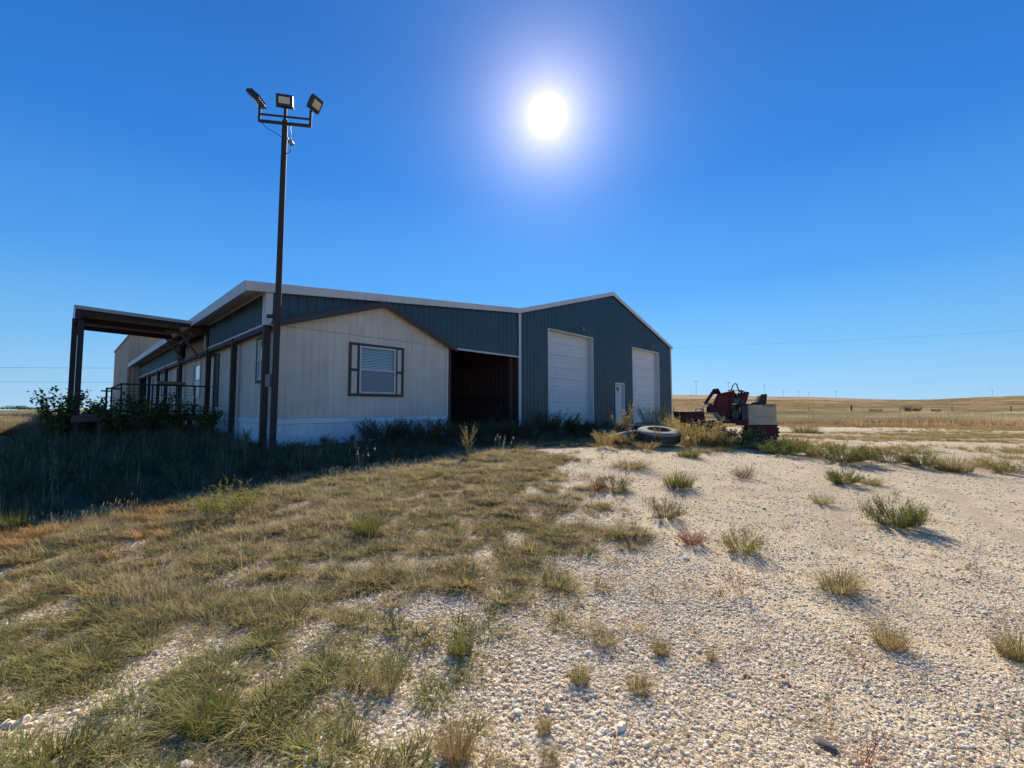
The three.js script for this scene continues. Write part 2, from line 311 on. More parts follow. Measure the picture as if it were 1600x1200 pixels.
  part('eave_beam', box(-.03, .05, 4.2, 4.36, -11.9, -6.6), M.steel, shop);
  // overhead doors: sections, jambs, head
  for (const [x0, x1, top] of doors) {
    const d = part('garage_door', [box(x0 + .02, x1 - .02, BASE, .74, -.30, -.26)], M.grey, shop);
    const n = 8, h = (top - .75) / n;
    for (let k = 0; k < n; k++) {
      const y0 = .75 + k * h + .002, y1 = .75 + (k + 1) * h - .002, prof = [], P = [[y0, 0], [y0 + .01, .012], [y0 + h * .30, .012], [y0 + h * .33, .004], [y0 + h * .36, .012], [y0 + h * .63, .012], [y0 + h * .66, .004], [y0 + h * .69, .012], [y1 - .01, .012], [y1, 0]];
      const s = new THREE.Shape(); s.moveTo(-.03, y0); P.forEach(([y, z]) => s.lineTo(z, y)); s.lineTo(-.03, y1); s.closePath();
      const g = new THREE.ExtrudeGeometry(s, { depth: x1 - x0 - .04, bevelEnabled: false }); g.rotateY(Math.PI / 2); g.scale(1, 1, -1);
      // after the turn the profile depth lies along z; flip the winding back
      const gi = g.index ? g.toNonIndexed() : g; const p = gi.attributes.position; for (let i = 0; i < p.count; i += 3) { const a = [p.getX(i), p.getY(i), p.getZ(i)]; p.setXYZ(i, p.getX(i + 1), p.getY(i + 1), p.getZ(i + 1)); p.setXYZ(i + 1, ...a); } gi.computeVertexNormals();
      gi.computeBoundingBox(); gi.translate(x0 + .02 - gi.boundingBox.min.x, 0, -.24 - gi.boundingBox.max.z);
      part('door_section', gi, M.door, d);
    }
    part('door_frame', [box(x0 - .015, x0 + .03, BASE, top + .02, -.32, .04, .004), box(x1 - .03, x1 + .015, BASE, top + .02, -.32, .04, .004), box(x0 + .031, x1 - .031, top - .03, top + .02, -.32, .045, .004)], M.white, d);
    part('door_handle', box((x0 + x1) / 2 - .08, (x0 + x1) / 2 + .08, 1.5, 1.53, -.238, -.21), M.black, d);
  }
  // walk door
  const wd = part('door', box(16.62, 17.42, .78, 2.84, -.12, -.07, .004), M.white, shop);
  part('door_frame', [box(16.54, 16.615, BASE, 2.92, -.14, .045, .004), box(17.425, 17.5, BASE, 2.92, -.14, .045, .004), box(16.616, 17.424, 2.845, 2.92, -.14, .045, .004)], M.white, wd);
  part('notice', box(16.84, 17.06, 2.50, 2.70, -.069, -.066), M.dark, wd); part('notice', box(16.92, 17.02, 2.38, 2.43, -.069, -.066), mat(.1, .18, .4), wd);
  part('handle', [rod([16.72, 1.75, -.07], [16.72, 1.75, -.01], .02), rod([16.72, 1.75, -.012], [16.84, 1.75, -.012], .012)], M.zinc, wd);
  for (const [x, y] of [[13.15, 5.28], [20.3, 5.22]]) {
    const l = part('wall_light', [rod([x, y, .03], [x, y + .05, .30], .022), box(x - .05, x + .05, y - .06, y + .06, .03, .06, .01)], M.grey, shop);
    part('lamp_shade', (() => { const g = new THREE.LatheGeometry([[.025, .1], [.05, .08], [.075, -.02], [.1, -.1], [.095, -.1], [.07, -.02]].map((p) => new THREE.Vector2(...p)), 16); g.translate(x, y - .02, .34); return g; })(), M.grey, l);
  }
}

// ---------------------------------------------------------------- the mobile home under the lean-to
const home = thing('mobile_home', [.16, BASE, .15], 'cream mobile home with grooved siding, brown trim and white skirting under the lean-to roof', 'mobile home');
{
  const X0 = .17, X1 = 5.45, FZ = .15, PKX = 3.04, DEEP = 24, yTop = (x) => x < PKX ? lerp(3.64, 4.58, (x - X0) / (PKX - X0)) : lerp(4.58, 3.60, (x - PKX) / (X1 - PKX));
  const win = [2.36, 3.44, 2.02, 3.30];
  for (const [a, b] of [[X0, PKX], [PKX, X1]]) {
    panels('siding_panel', home, M.siding, a, b, 1.2192, () => 1.31, (x) => Math.min(3.605, yTop(x)), FZ, 'groove', false, [[win[0], win[1], win[2], win[3]]]);
    panels('gable_panel', home, M.siding, a, b, 1.2192, () => 3.615, yTop, FZ + .003, 'groove', false);
  }
  panels('siding_panel', home, M.siding, -.14, DEEP, 1.2192, () => 1.31, () => 3.62, -X0, 'groove', true, [[.35, 1.2, 2.3, 3.36], [5.95, 6.9, 1.4, 3.42], [8.2, 9.4, 2.02, 3.28], [12.1, 13.0, 1.4, 3.45], [16.6, 17.5, 2.3, 3.35], [20.3, 21.1, 2.3, 3.35]]);
  panels('wall_panel', home, M.sidingBrown, 6.7, 11.8, 1.2192, () => 3.66, () => 4.36, -X0 - .05, 'groove', true);
  part('wall', [box(X1 - .05, X1, BASE, 3.6, -DEEP, FZ - .02)], M.siding, home);
  part('floor', box(X0 + .05, X1 - .06, 1.1, 1.22, -DEEP, FZ - .06), M.interior, home);
  part('partition', box(X0 + .06, X1 - .07, 1.23, 3.7, -2.6, -2.55), M.interior, home);
  part('corner_board', box(X1 - .09, X1 + .012, 1.31, 3.60, FZ + .004, FZ + .03, .004), M.siding, home);
  part('corner_board', [box(X0 - .014, X0 + .075, 1.31, 3.62, FZ + .004, FZ + .028, .004), box(X0 - .03, X0 - .004, 1.31, 3.62, FZ - .085, FZ + .0, .004)], M.siding, home);
  // skirting
  const sk = (a, b, plane, side) => panels('skirting_panel', home, M.skirt, a, b, 1.1, () => BASE, () => 1.17, plane, 'groove', side);
  sk(X0, X1, FZ - .015, false); sk(-.14, DEEP, -X0 - .015, true);
  part('skirting_rail', [box(X0 - .02, X1 + .01, 1.172, 1.305, FZ - .03, FZ + .02, .006)], M.skirt, home);
  part('skirting_rail', [box(X0 - .022, X0 + .03, 1.172, 1.305, -DEEP, FZ - .032, .006)], M.skirt, home);
  // roof with brown rake boards
  const rf = (x0, x1, y0, y1) => prism([[x0, y0], [x1, y1], [x1, y1 + .05], [x0, y0 + .05]], -DEEP, FZ + .2);
  part('roof', rf(X0 - .1, PKX, 3.62, 4.62), M.brown, home); part('roof', rf(PKX, X1 + .2, 4.62, 3.56), M.brown, home);
  const rk = (x0, x1, y0, y1) => prism([[x0, y0 - .10], [x1, y1 - .10], [x1, y1 + .065], [x0, y0 + .065]], FZ + .2, FZ + .235, .004);
  part('rake_board', rk(X0 - .1, PKX - .001, 3.62, 4.62), M.brown, home); part('rake_board', rk(PKX + .001, X1 + .22, 4.62, 3.55), M.brown, home);
  part('rake_soffit', [prism([[X0, 3.60], [PKX, 4.54], [PKX, 4.55], [X0, 3.61]], FZ + .036, FZ + .198), prism([[PKX, 4.54], [X1 + .15, 3.53], [X1 + .15, 3.54], [PKX, 4.55]], FZ + .036, FZ + .198)], M.sidingBrown, home);
  // front window: brown surround with false shutters, white sashes, blind in the upper one
  const w = part('window', [box(2.02, 3.75, 3.33, 3.40, FZ + .006, FZ + .045, .004), box(2.02, 3.75, 1.90, 1.975, FZ + .006, FZ + .045, .004),
    box(2.02, 2.09, 1.976, 3.329, FZ + .006, FZ + .045, .004), box(3.68, 3.75, 1.976, 3.329, FZ + .006, FZ + .045, .004), box(2.27, 2.325, 1.976, 3.329, FZ + .006, FZ + .045, .004), box(3.475, 3.53, 1.976, 3.329, FZ + .006, FZ + .045, .004),
    box(2.091, 2.269, 2.60, 2.67, FZ + .006, FZ + .04, .004), box(3.531, 3.679, 2.60, 2.67, FZ + .006, FZ + .04, .004)], M.brown, home);
  for (const [a, b] of [[2.092, 2.268], [3.532, 3.678]]) for (const [c, d] of [[1.977, 2.598], [2.672, 3.328]]) part('shutter_panel', box(a, b, c, d, FZ + .006, FZ + .018), M.siding, w);
  part('sash_frame', [box(2.328, 2.375, 1.98, 3.327, FZ - .05, FZ + .05, .005), box(3.425, 3.472, 1.98, 3.327, FZ - .05, FZ + .05, .005), box(2.376, 3.424, 3.28, 3.327, FZ - .05, FZ + .05, .005), box(2.376, 3.424, 1.98, 2.03, FZ - .05, FZ + .055, .005), box(2.376, 3.424, 2.635, 2.675, FZ - .045, FZ + .035, .005)], M.white, w);
  part('pane', box(2.377, 3.423, 2.676, 3.279, FZ - .004, FZ), M.glass, w);
  part('pane', box(2.377, 3.423, 2.031, 2.634, FZ - .022, FZ - .018), M.glass, w);
  part('insect_screen', box(2.377, 3.423, 2.031, 2.634, FZ + .010, FZ + .012), M.screen, w);
  for (let k = 0; k < 13; k++) { const s = new THREE.BoxGeometry(1.03, .046, .003); s.rotateX(-.85); s.translate(2.9, 2.705 + k * .0455, FZ - .05); part('slat', s, M.blind, w); }
  // windows and doors on the porch side
  const sideWin = (z0, z1, y0, y1, trim) => {
    const v = part('window', [box(X0 - .045, X0 - .004, y1, y1 + .07, -z1 - .07, -z0 + .07), box(X0 - .045, X0 - .004, y0 - .08, y0, -z1 - .07, -z0 + .07), box(X0 - .045, X0 - .004, y0 + .001, y1 - .001, -z1 - .07, -z1), box(X0 - .045, X0 - .004, y0 + .001, y1 - .001, -z0, -z0 + .07)], trim, home);
    const my = (y0 + y1) / 2;
    part('sash_frame', [box(X0 - .03, X0 + .04, y0, y0 + .045, -z1, -z0), box(X0 - .03, X0 + .04, y1 - .045, y1, -z1, -z0), box(X0 - .03, X0 + .04, my - .02, my + .02, -z1, -z0), box(X0 - .031, X0 + .041, y0 + .046, y1 - .046, -z1, -z1 + .045), box(X0 - .031, X0 + .041, y0 + .046, y1 - .046, -z0 - .045, -z0)], M.white, v);
    part('pane', box(X0 + .0, X0 + .004, my + .021, y1 - .046, -z1 + .046, -z0 - .046), M.glass, v);
    part('pane', box(X0 + .0, X0 + .004, y0 + .046, my - .021, -z1 + .046, -z0 - .046), M.glass, v);
    part('blind', box(X0 + .05, X0 + .06, my, y1, -z1, -z0), M.blind, v); part('insect_screen', box(X0 - .012, X0 - .010, y0 + .046, my - .021, -z1 + .046, -z0 - .046), M.screen, v);
  };
  sideWin(.35, 1.2, 2.3, 3.36, M.brown); sideWin(8.2, 9.4, 2.02, 3.28, M.white); sideWin(16.6, 17.5, 2.3, 3.35, M.brown); sideWin(20.3, 21.1, 2.3, 3.35, M.white);
  const sideDoor = (z0, z1, leaf) => {
    const d = part('door', box(X0 - .01, X0 + .03, 1.41, 3.36, -z1 + .03, -z0 - .03), leaf, home);
    part('door_frame', [box(X0 - .05, X0 - .004, 1.36, 3.46, -z0 + .001, -z0 + .10), box(X0 - .05, X0 - .004, 1.36, 3.46, -z1 - .1, -z1 - .001), box(X0 - .05, X0 - .004, 3.38, 3.46, -z1, -z0)], M.brown, d);
    part('handle', rod([X0 - .01, 2.3, -z0 - .1], [X0 - .07, 2.3, -z0 - .1], .025), M.zinc, d);
  };
  sideDoor(5.95, 6.9, M.white); sideDoor(12.1, 13.0, M.white);
  part('shutter', box(X0 - .04, X0 - .005, 1.62, 3.42, -5.78, -5.35, .006), M.brown, home);
}

// ---------------------------------------------------------------- tan building beyond
const tanB = thing('tan_building', [-.5, BASE, -27.4], 'tall plain tan building standing behind the far end of the eave', 'building');
panels('wall_panel', tanB, M.tan, -.5, 6, .9144, () => BASE, () => 6.55, -27.4, 'rib', false);
part('wall', box(-.49, 6, BASE, 6.52, -40, -27.42), M.tan, tanB);
part('roof_trim', box(-.56, 6.05, 6.5, 6.62, -40.1, -27.33, .01), M.tan, tanB);
part('corner_trim', box(-.53, -.43, BASE, 6.49, -27.42, -27.34, .004), M.tan, tanB);

// ---------------------------------------------------------------- the porch
const porch = thing('covered_porch', [-1.7, BASE, -8], 'raised porch with flat corrugated roof on dark steel posts beside the mobile home', 'porch');
{
  const XO = -3.20, XI = -.56, Z0 = -6.0, Z1 = -9.9, ry = (x) => lerp(4.50, 4.43, (x - XO) / (XI - XO));
  // roof sheets run from the house outwards
  for (let z = Z0 - .02, k = 0; z > Z1 + .1; z -= .9144, k++) {
    const z1 = Math.max(z - .9144, Z1), us = [z], pos = [], uv = [], idx = []; for (let u = z; u > z1; u -= .0762) us.push(u - .02, u - .035, u - .05); us.push(z1);
    const list = [...new Set(us)].filter((u) => u >= z1).sort((a, b) => b - a);
    list.forEach((u, i) => { const ph = ((-u % .2286) + .2286) % .2286, d = ph > .03 && ph < .09 ? .028 : 0; for (const x of [XO - .06, XI]) { pos.push(x, ry(x) + d + .012 + (k % 2) * .001, u); uv.push(x, u); } if (i) { const p = i * 2; idx.push(p - 2, p - 1, p, p - 1, p + 1, p); } });
    const g = new THREE.BufferGeometry(); g.setAttribute('position', new THREE.Float32BufferAttribute(pos, 3)); g.setAttribute('uv', new THREE.Float32BufferAttribute(uv, 2)); g.setIndex(idx);
    const f = g.toNonIndexed(); f.computeVertexNormals(); part('roof_sheet', f, M.zinc, porch);
  }
  part('edge_trim', prism([[XO - .07, ry(XO) - .055], [XI, ry(XI) - .055], [XI, ry(XI) + .05], [XO - .07, ry(XO) + .05]], Z0 - .015, Z0 + .01), M.zinc, porch);
  part('edge_trim', box(XO - .09, XO - .072, ry(XO) - .06, ry(XO) + .05, Z1, Z0 + .01), M.zinc, porch);
  for (const z of [-6.16, -8.0, -9.8]) part('beam', prism([[XO, ry(XO) - .16], [XI + .5, ry(XI) - .16], [XI + .5, ry(XI) - .004], [XO, ry(XO) - .004]], z - .05, z + .05), M.steel, porch);
  part('beam', box(XO - .05, XO + .06, 4.14, 4.335, Z1 + .04, Z0 - .06), M.steel, porch);
  part('beam', box(-.30, -.19, 4.1, 4.25, Z1 + .04, Z0 - .06), M.steel, porch);
  for (const [x, z] of [[-3.12, -6.16], [-3.245, -7.3]]) part('post', box(x - .065, x + .065, BASE, 4.138 + (z < -7 ? .2 : 0), z - .065, z + .065, .008), M.steel, porch);
  part('knee_brace', bar([-.1, 3.3, -6.9], [-.75, 4.25, -6.9], .07, .07), M.wood, porch); part('knee_brace', bar([-.1, 3.3, -9.4], [-.75, 4.25, -9.4], .07, .07), M.wood, porch);
  part('rafter', bar([.1, 4.15, -6.7], [-1.0, 4.28, -7.6], .08, .1), M.wood, porch);
  // deck
  for (let x = -3.2, k = 0; x < .08; x += .145, k++) part('deck_board', box(x, x + .138, 1.325 - (k % 3) * .002, 1.36 - (k % 3) * .002, Z1, Z0, .004), M.wood, porch);
  part('deck_rim', [box(-3.22, .1, 1.16, 1.322, Z0 - .04, Z0 - .002), box(-3.22, .1, 1.16, 1.322, Z1, Z1 + .04), box(-3.22, -3.18, 1.16, 1.322, Z1 + .041, Z0 - .041)], M.wood, porch);
  for (const [x, z] of [[-2.6, -6.2], [-1.4, -6.2], [-.45, -6.2], [-2.6, -9.6], [-.45, -9.6]]) part('deck_post', box(x - .06, x + .06, BASE, 1.158, z - .06, z + .06), M.wood, porch);
  // railings of dark square tube with wire mesh
  const rail = (x0, x1, z, top) => { part('rail', [box(x0, x1, top - .05, top, z - .025, z + .025), box(x0, x1, 1.45, 1.49, z - .02, z + .02)], M.steel, porch); };
  rail(-2.18, -.02, -6.1, 2.33); rail(-2.5, -2.2, -9.3, 2.2);
  for (const x of [-2.18, -1.45, -.72, -.35]) part('baluster', box(x - .022, x + .022, 1.36, 2.279, -6.122, -6.078), M.steel, porch);
  part('rail', [box(-2.53, -2.48, 1.37, 2.18, -6.125, -6.075), box(-2.479, -2.204, 2.13, 2.18, -6.12, -6.08)], M.steel, porch);
  part('wire_mesh', (() => { const l = []; for (let x = -2.1; x < -.5; x += .1) l.push(rod([x, 1.5, -6.1], [x, 2.28, -6.1], .004, .004, 4)); for (let y = 1.58; y < 2.28; y += .1) l.push(rod([-2.15, y, -6.105], [-.4, y, -6.105], .004, .004, 4)); return l; })(), M.steel, porch);
  part('rail', [box(-2.22, -2.17, 2.28, 2.33, -9.8, -6.13), box(-2.22, -2.17, 1.37, 2.279, -9.8, -9.75)], M.steel, porch);
}
// a plank left on the railing and a low bench on the deck
{
  const p = thing('wooden_plank', [-1.1, 2.332, -6.1], 'short weathered plank lying on the porch railing', 'plank');
  part('plank', box(-1.35, -.62, 2.333, 2.43, -6.22, -5.98, .008), mat(.26, .17, .10, .85, { map: wearB }), p);
  const b = thing('bench', [-.6, 1.36, -7.0], 'low dark wooden bench standing on the porch deck', 'bench');
  part('seat', box(-1.25, -.1, 1.66, 1.71, -7.25, -6.85, .006), M.wood, b);
  for (const x of [-1.15, -.2]) for (const z of [-7.2, -6.9]) part('leg', box(x - .03, x + .03, 1.362, 1.66, z - .03, z + .03), M.wood, b);
}

// ---------------------------------------------------------------- light pole
{
  const bx = -.5585 * 9.85, bz = -9.85, gy = ground(bx, bz), top = 8.45, L = new THREE.Group();
  L.name = numbered('light_pole'); L.position.set(bx, gy, bz); tag(L, 'tall dark steel pole carrying three floodlights on a cross arm', 'light pole'); scene.add(L);
  const P = (name, geo, m, parent = L) => { const g = Array.isArray(geo) ? merge(geo) : geo; const o = shade(new THREE.Mesh(g, m)); o.name = name; parent.add(o); return o; };
  const T = top - gy, lean = .055, tx = (y) => lean * y / T; // pole leans very slightly to the right
  P('pole', rod([0, -.3, 0], [lean, T, 0], .072, .062, 16), M.steel);
  // cross arm runs a little away from the viewer on the right
  const ax = (s, y, z = 0) => [tx(y) + s * .985, y, z - s * .17];
  P('cross_arm', bar(ax(-.57, T - .07), ax(.57, T - .07), .055, .055), M.steel);
  P('cross_arm', bar(ax(-.54, T + .10), ax(.54, T + .10), .035, .035), M.steel);
  for (const s of [-.57, .57]) P('upright', rod(ax(s, T - .09), ax(s, T + .32), .03), M.steel);
  P('upright', rod([lean, T, 0], [lean, T + .30, 0], .035), M.steel);
  const flood = (at, ry, rx, w, h) => {
    const g0 = new RoundedBoxGeometry(w, h, .10, 2, .018), fins = []; for (let k = -4; k <= 4; k++) { const f = new THREE.BoxGeometry(.012, h * .8, .05); f.translate(k * w / 10, 0, -.07); fins.push(f); }
    const place = (g) => { g.rotateX(rx); g.rotateY(ry); g.translate(...at); return g; };
    const o = P('floodlight', place(merge([g0, ...fins])), M.black);
    const l = new THREE.BoxGeometry(w * .66, h * .56, .006); l.translate(0, h * -.04, .0535); P('lens', place(l), M.lens, o);
    const y0 = new THREE.BoxGeometry(w * 1.06, .03, .035); y0.translate(0, -h * .52, -.02); P('bracket', place(y0), M.steel, o);
  };
  const a0 = ax(-.57, T + .30), a1 = ax(.57, T + .30);
  flood([a0[0] - .09, a0[1] + .16, a0[2] + .02], -1.5, .85, .36, .33);
  flood([lean + .01, T + .45, .06], .24, .14, .37, .27);
  flood([a1[0] + .12, a1[1] + .18, a1[2] + .02], 1.18, .55, .30, .31);
  P('cable', tubeGeo([ax(-.52, T - .1), ax(-.4, T - .22), ax(-.2, T - .33), [tx(T) - .06, T - .42, .02]], .008), M.black);
  P('cable', tubeGeo([ax(.12, T - .09), [lean + .16, T - .3, .02], [lean + .16, T - .45, .02], [lean + .15, T - .78, .02], [lean + .07, T - .84, .03]], .009), M.black);
  P('junction_box', [box(lean + .05, lean + .09, T - .46, T - .42, -.02, .02), (() => { const g = new THREE.CylinderGeometry(.055, .055, .10, 14); g.rotateX(Math.PI / 2); g.translate(lean + .16, T - .55, 0); return g; })()], M.grey);
  P('bracket', box(-.26, 0, 3.68 - gy, 3.76 - gy, -.10, -.04), M.steel);
  P('junction_box', box(-.20, -.09, 2.05 - gy, 2.35 - gy, -.05, .03, .01), M.grey); P('bracket', box(-.24, -.04, 2.12 - gy, 2.15 - gy, -.07, -.03), M.zinc);
}

// ---------------------------------------------------------------- red trenching machine (frame: x to the right, y up, z towards the viewer)
{
  const mx = 6.19, mz = -12.5, gy = ground(mx, mz) - .02, S = .01877, R = new THREE.Group();
  R.name = numbered('trenching_machine'); R.position.set(mx, gy, mz); scene.add(R);
  tag(R, 'old dark red trenching machine with raised boom and pale front box in the weeds', 'trencher');
  const X = (p) => (p - 1130) * S, Y = (p) => (688 - p) * S;
  const P = (name, geo, m, parent = R) => { const g = Array.isArray(geo) ? merge(geo) : geo; const o = shade(new THREE.Mesh(g, m)); o.name = name; parent.add(o); return o; };
  const poly = (pts, z0, z1, b = .008) => prism(pts.map(([x, y]) => [X(x), Y(y)]), z0, z1, b);
  const wheel = (x, z, r, w) => {
    const prof = [[r * .55, -w / 2], [r * .86, -w / 2], [r * .97, -w * .36], [r, -w * .2], [r, w * .2], [r * .97, w * .36], [r * .86, w / 2], [r * .55, w / 2]].map((p) => new THREE.Vector2(...p));
    const t = new THREE.LatheGeometry(prof, 28); t.rotateX(Math.PI / 2);
    const lugs = []; for (let k = 0; k < 18; k++) for (const s of [-1, 1]) { const l = new THREE.BoxGeometry(.03, .035, w * .46); l.rotateY(s * .5); l.translate(0, r + .005, s * w * .22); l.rotateZ(k / 18 * Math.PI * 2 + (s > 0 ? .17 : 0)); lugs.push(l); }
    const tire = merge([t, ...lugs]); tire.translate(x, r, z); const o = P('wheel', tire, M.rubber);
    const rim = new THREE.LatheGeometry([[.02, .03], [r * .3, .05], [r * .42, -.02], [r * .56, w * .45], [r * .58, w * .45]].map((p) => new THREE.Vector2(...p)), 20); rim.rotateX(Math.PI / 2); rim.translate(x, r, z + .02); P('rim', rim, M.grey, o);
  };
  wheel(X(1101), .42, .32, .24); wheel(X(1101), -.42, .32, .24); wheel(X(1190), -.40, .33, .26); wheel(X(1196), .02, .31, .2);
  // frame, deck and nose
  P('frame', [box(X(1066), X(1160), Y(658), Y(653), -.42, .34, .01), box(X(1160), X(1200), Y(662), Y(655), -.42, .1, .01)], M.redDark);
  P('front_deck', poly([[1060, 640], [1090, 639.5], [1092, 655], [1080, 658], [1063, 654]], -.46, .40), M.redDark);
  P('front_rail', [bar([X(1080), Y(640), .3], [X(1080), Y(635.8), .3], .02, .02), bar([X(1079.5), Y(635.8), .3], [X(1092), Y(635.8), .3], .02, .02), bar([X(1091), Y(640), .3], [X(1091), Y(635.8), .3], .03, .03)], M.steel);
  P('fender', [poly([[1087, 641.2], [1104, 641.2], [1104.5, 643], [1087, 643]], .32, .56, .004), poly([[1103, 641.2], [1105.5, 641.2], [1115, 651.5], [1124, 652.5], [1124, 654], [1111, 653.4]], .36, .56, .004)], M.grey);
  P('side_plate', poly([[1101, 632], [1108, 628], [1110, 638], [1106, 642], [1101, 641]], .1, .3), M.redDark);
  P('tank', box(X(1102), X(1109.5), Y(629.5), Y(627), -.1, .22, .01), M.grey);
  // boom: cylinder with rod, bracket at the top
  const boom = P('boom_cylinder', rod([X(1098), Y(627.5), .15], [X(1115.5), Y(607.5), .02], .05, .05, 12), M.redDark);
  P('piston_rod', rod([X(1089), Y(638), .22], [X(1098), Y(627.5), .15], .02, .02, 8), M.zinc, boom);
  P('boom_bracket', [poly([[1114.5, 604.8], [1120, 604], [1123.5, 611], [1121.5, 614], [1119, 606.5], [1116.5, 606.8], [1117.5, 613.5], [1115, 613]], -.04, .0, .004), poly([[1114.5, 604.8], [1120, 604], [1123.5, 611], [1121.5, 614], [1119, 606.5], [1116.5, 606.8], [1117.5, 613.5], [1115, 613]], .08, .12, .004), rod([X(1117), Y(606), -.08], [X(1117), Y(606), .15], .028)], M.redDark);
  // the big leaning blade plate
  P('blade_plate', poly([[1117, 612.5], [1139, 607.5], [1140.5, 612], [1138, 628], [1130, 652], [1118, 651], [1110, 646], [1105, 640], [1110, 624]], .18, .24, .012), M.red);
  P('plate_rib', [poly([[1117, 613], [1120, 612.4], [1111, 640], [1108, 639]], .242, .275, .004), poly([[1136, 609], [1139, 608.4], [1131, 650], [1128.5, 649]], .242, .27, .004)], M.redDark);
  P('plate_edge', poly([[1117, 612.5], [1139, 607.5], [1139.4, 609], [1117.2, 614]], .19, .33, .004), M.redDark);
  // boom arms and valve bank behind the plate
  P('arm', [poly([[1139, 606.5], [1146, 605.6], [1150, 613], [1146.5, 624], [1140, 630], [1138, 627], [1144, 613], [1143, 609]], -.10, .02, .008)], M.redDark);
  P('control_console', poly([[1150, 612], [1164, 609.2], [1167.5, 610.8], [1166, 614.5], [1161.5, 627.8], [1150, 627.8], [1146, 624]], -.25, .15, .012), M.red);
  P('valve_bank', [box(X(1140), X(1156), Y(627.5), Y(620), .05, .24, .01), ...[1141, 1144, 1147, 1150, 1153].map((p) => rod([X(p), Y(620), .15], [X(p), Y(618.2), .15], .018, .018, 8))], mat(.05, .06, .09, .5));
  for (const [p, q] of [[1148, 1], [1151.5, 2], [1155, -1]]) P('lever', [rod([X(p), Y(615), .18], [X(p + q), Y(609), .22], .01, .01, 6), (() => { const s = new THREE.SphereGeometry(.024, 10, 8); s.translate(X(p + q), Y(609), .22); return s; })()], M.black);
  P('hose', tubeGeo([[X(1141), Y(609), .05], [X(1144), Y(600.5), .05], [X(1148), Y(596.4), .04], [X(1151.5), Y(598.5), .02], [X(1154), Y(605), 0], [X(1160), Y(609.5), -.05]], .016, 40, 8), M.black);
  P('hose', tubeGeo([[X(1146), Y(608), .1], [X(1151), Y(607.5), .2], [X(1157), Y(609.5), .22], [X(1160), Y(616), .2]], .014, 30, 8), M.black);
  P('hose', tubeGeo([[X(1152), Y(611), .17], [X(1155), Y(619), .27], [X(1149), Y(626), .27], [X(1146), Y(640), .22]], .014, 30, 8), M.black);
  // engine
  P('engine', [box(X(1133), X(1157), Y(655), Y(629), -.3, .16, .02), box(X(1136), X(1146), Y(652), Y(636), .15, .24, .02), ...[0, 1, 2, 3, 4].map((k) => box(X(1147), X(1155), Y(651 - k * 4), Y(649 - k * 4), .15, .22))], M.black);
  P('flywheel', (() => { const g = new THREE.CylinderGeometry(.11, .11, .08, 20); g.rotateX(Math.PI / 2); g.translate(X(1140), Y(644), .27); return g; })(), M.black);
  P('filter', rod([X(1147.5), Y(642), .28], [X(1147.5), Y(633), .28], .022, .022, 10), M.grey);
  P('engine_hood', poly([[1148, 629.2], [1160, 627.9], [1172, 629], [1172, 631.5], [1148, 632]], -.32, .30, .008), M.red);
  P('panel', box(X(1150), X(1158), Y(660), Y(631.6), .17, .30, .01), mat(.05, .045, .06, .6));
  // pale box with a dark lip, lettering too worn to read
  const bx = P('front_box', box(X(1158.4), X(1201), Y(660), Y(629.6), -.16, .36, .006), M.ply);
  P('lid', box(X(1157.6), X(1202), Y(629.5), Y(628.8), -.18, .375, .003), M.steel, bx);
  P('lettering', [0, 1, 3, 4, 5, 6, 7, 8].map((k) => box(X(1181 + k * 1.85), X(1181 + k * 1.85 + (k % 3 === 1 ? 1.0 : 1.45)), Y(632.9 - (k % 2) * .2), Y(630.9), .361, .363)), M.black, bx);
  P('dent', [bar([X(1171), Y(648.4), .361], [X(1180), Y(647.6), .361], .004, .012), bar([X(1180), Y(647.6), .361], [X(1190), Y(648.4), .361], .004, .012)], M.wood, bx);
  P('lower_body', [poly([[1160, 660.5], [1200.5, 660.5], [1200, 672], [1197, 683], [1176, 684], [1166, 676]], .13, .35, .012)], M.red);
  P('seat', [poly([[1180, 628.6], [1184.5, 616], [1187, 613.2], [1195.6, 613], [1195, 618], [1193.8, 628.6]], -.05, .12, .012), poly([[1170, 628.7], [1172, 626], [1183, 625], [1183, 628.7]], -.3, .1, .01)], M.seat);
}
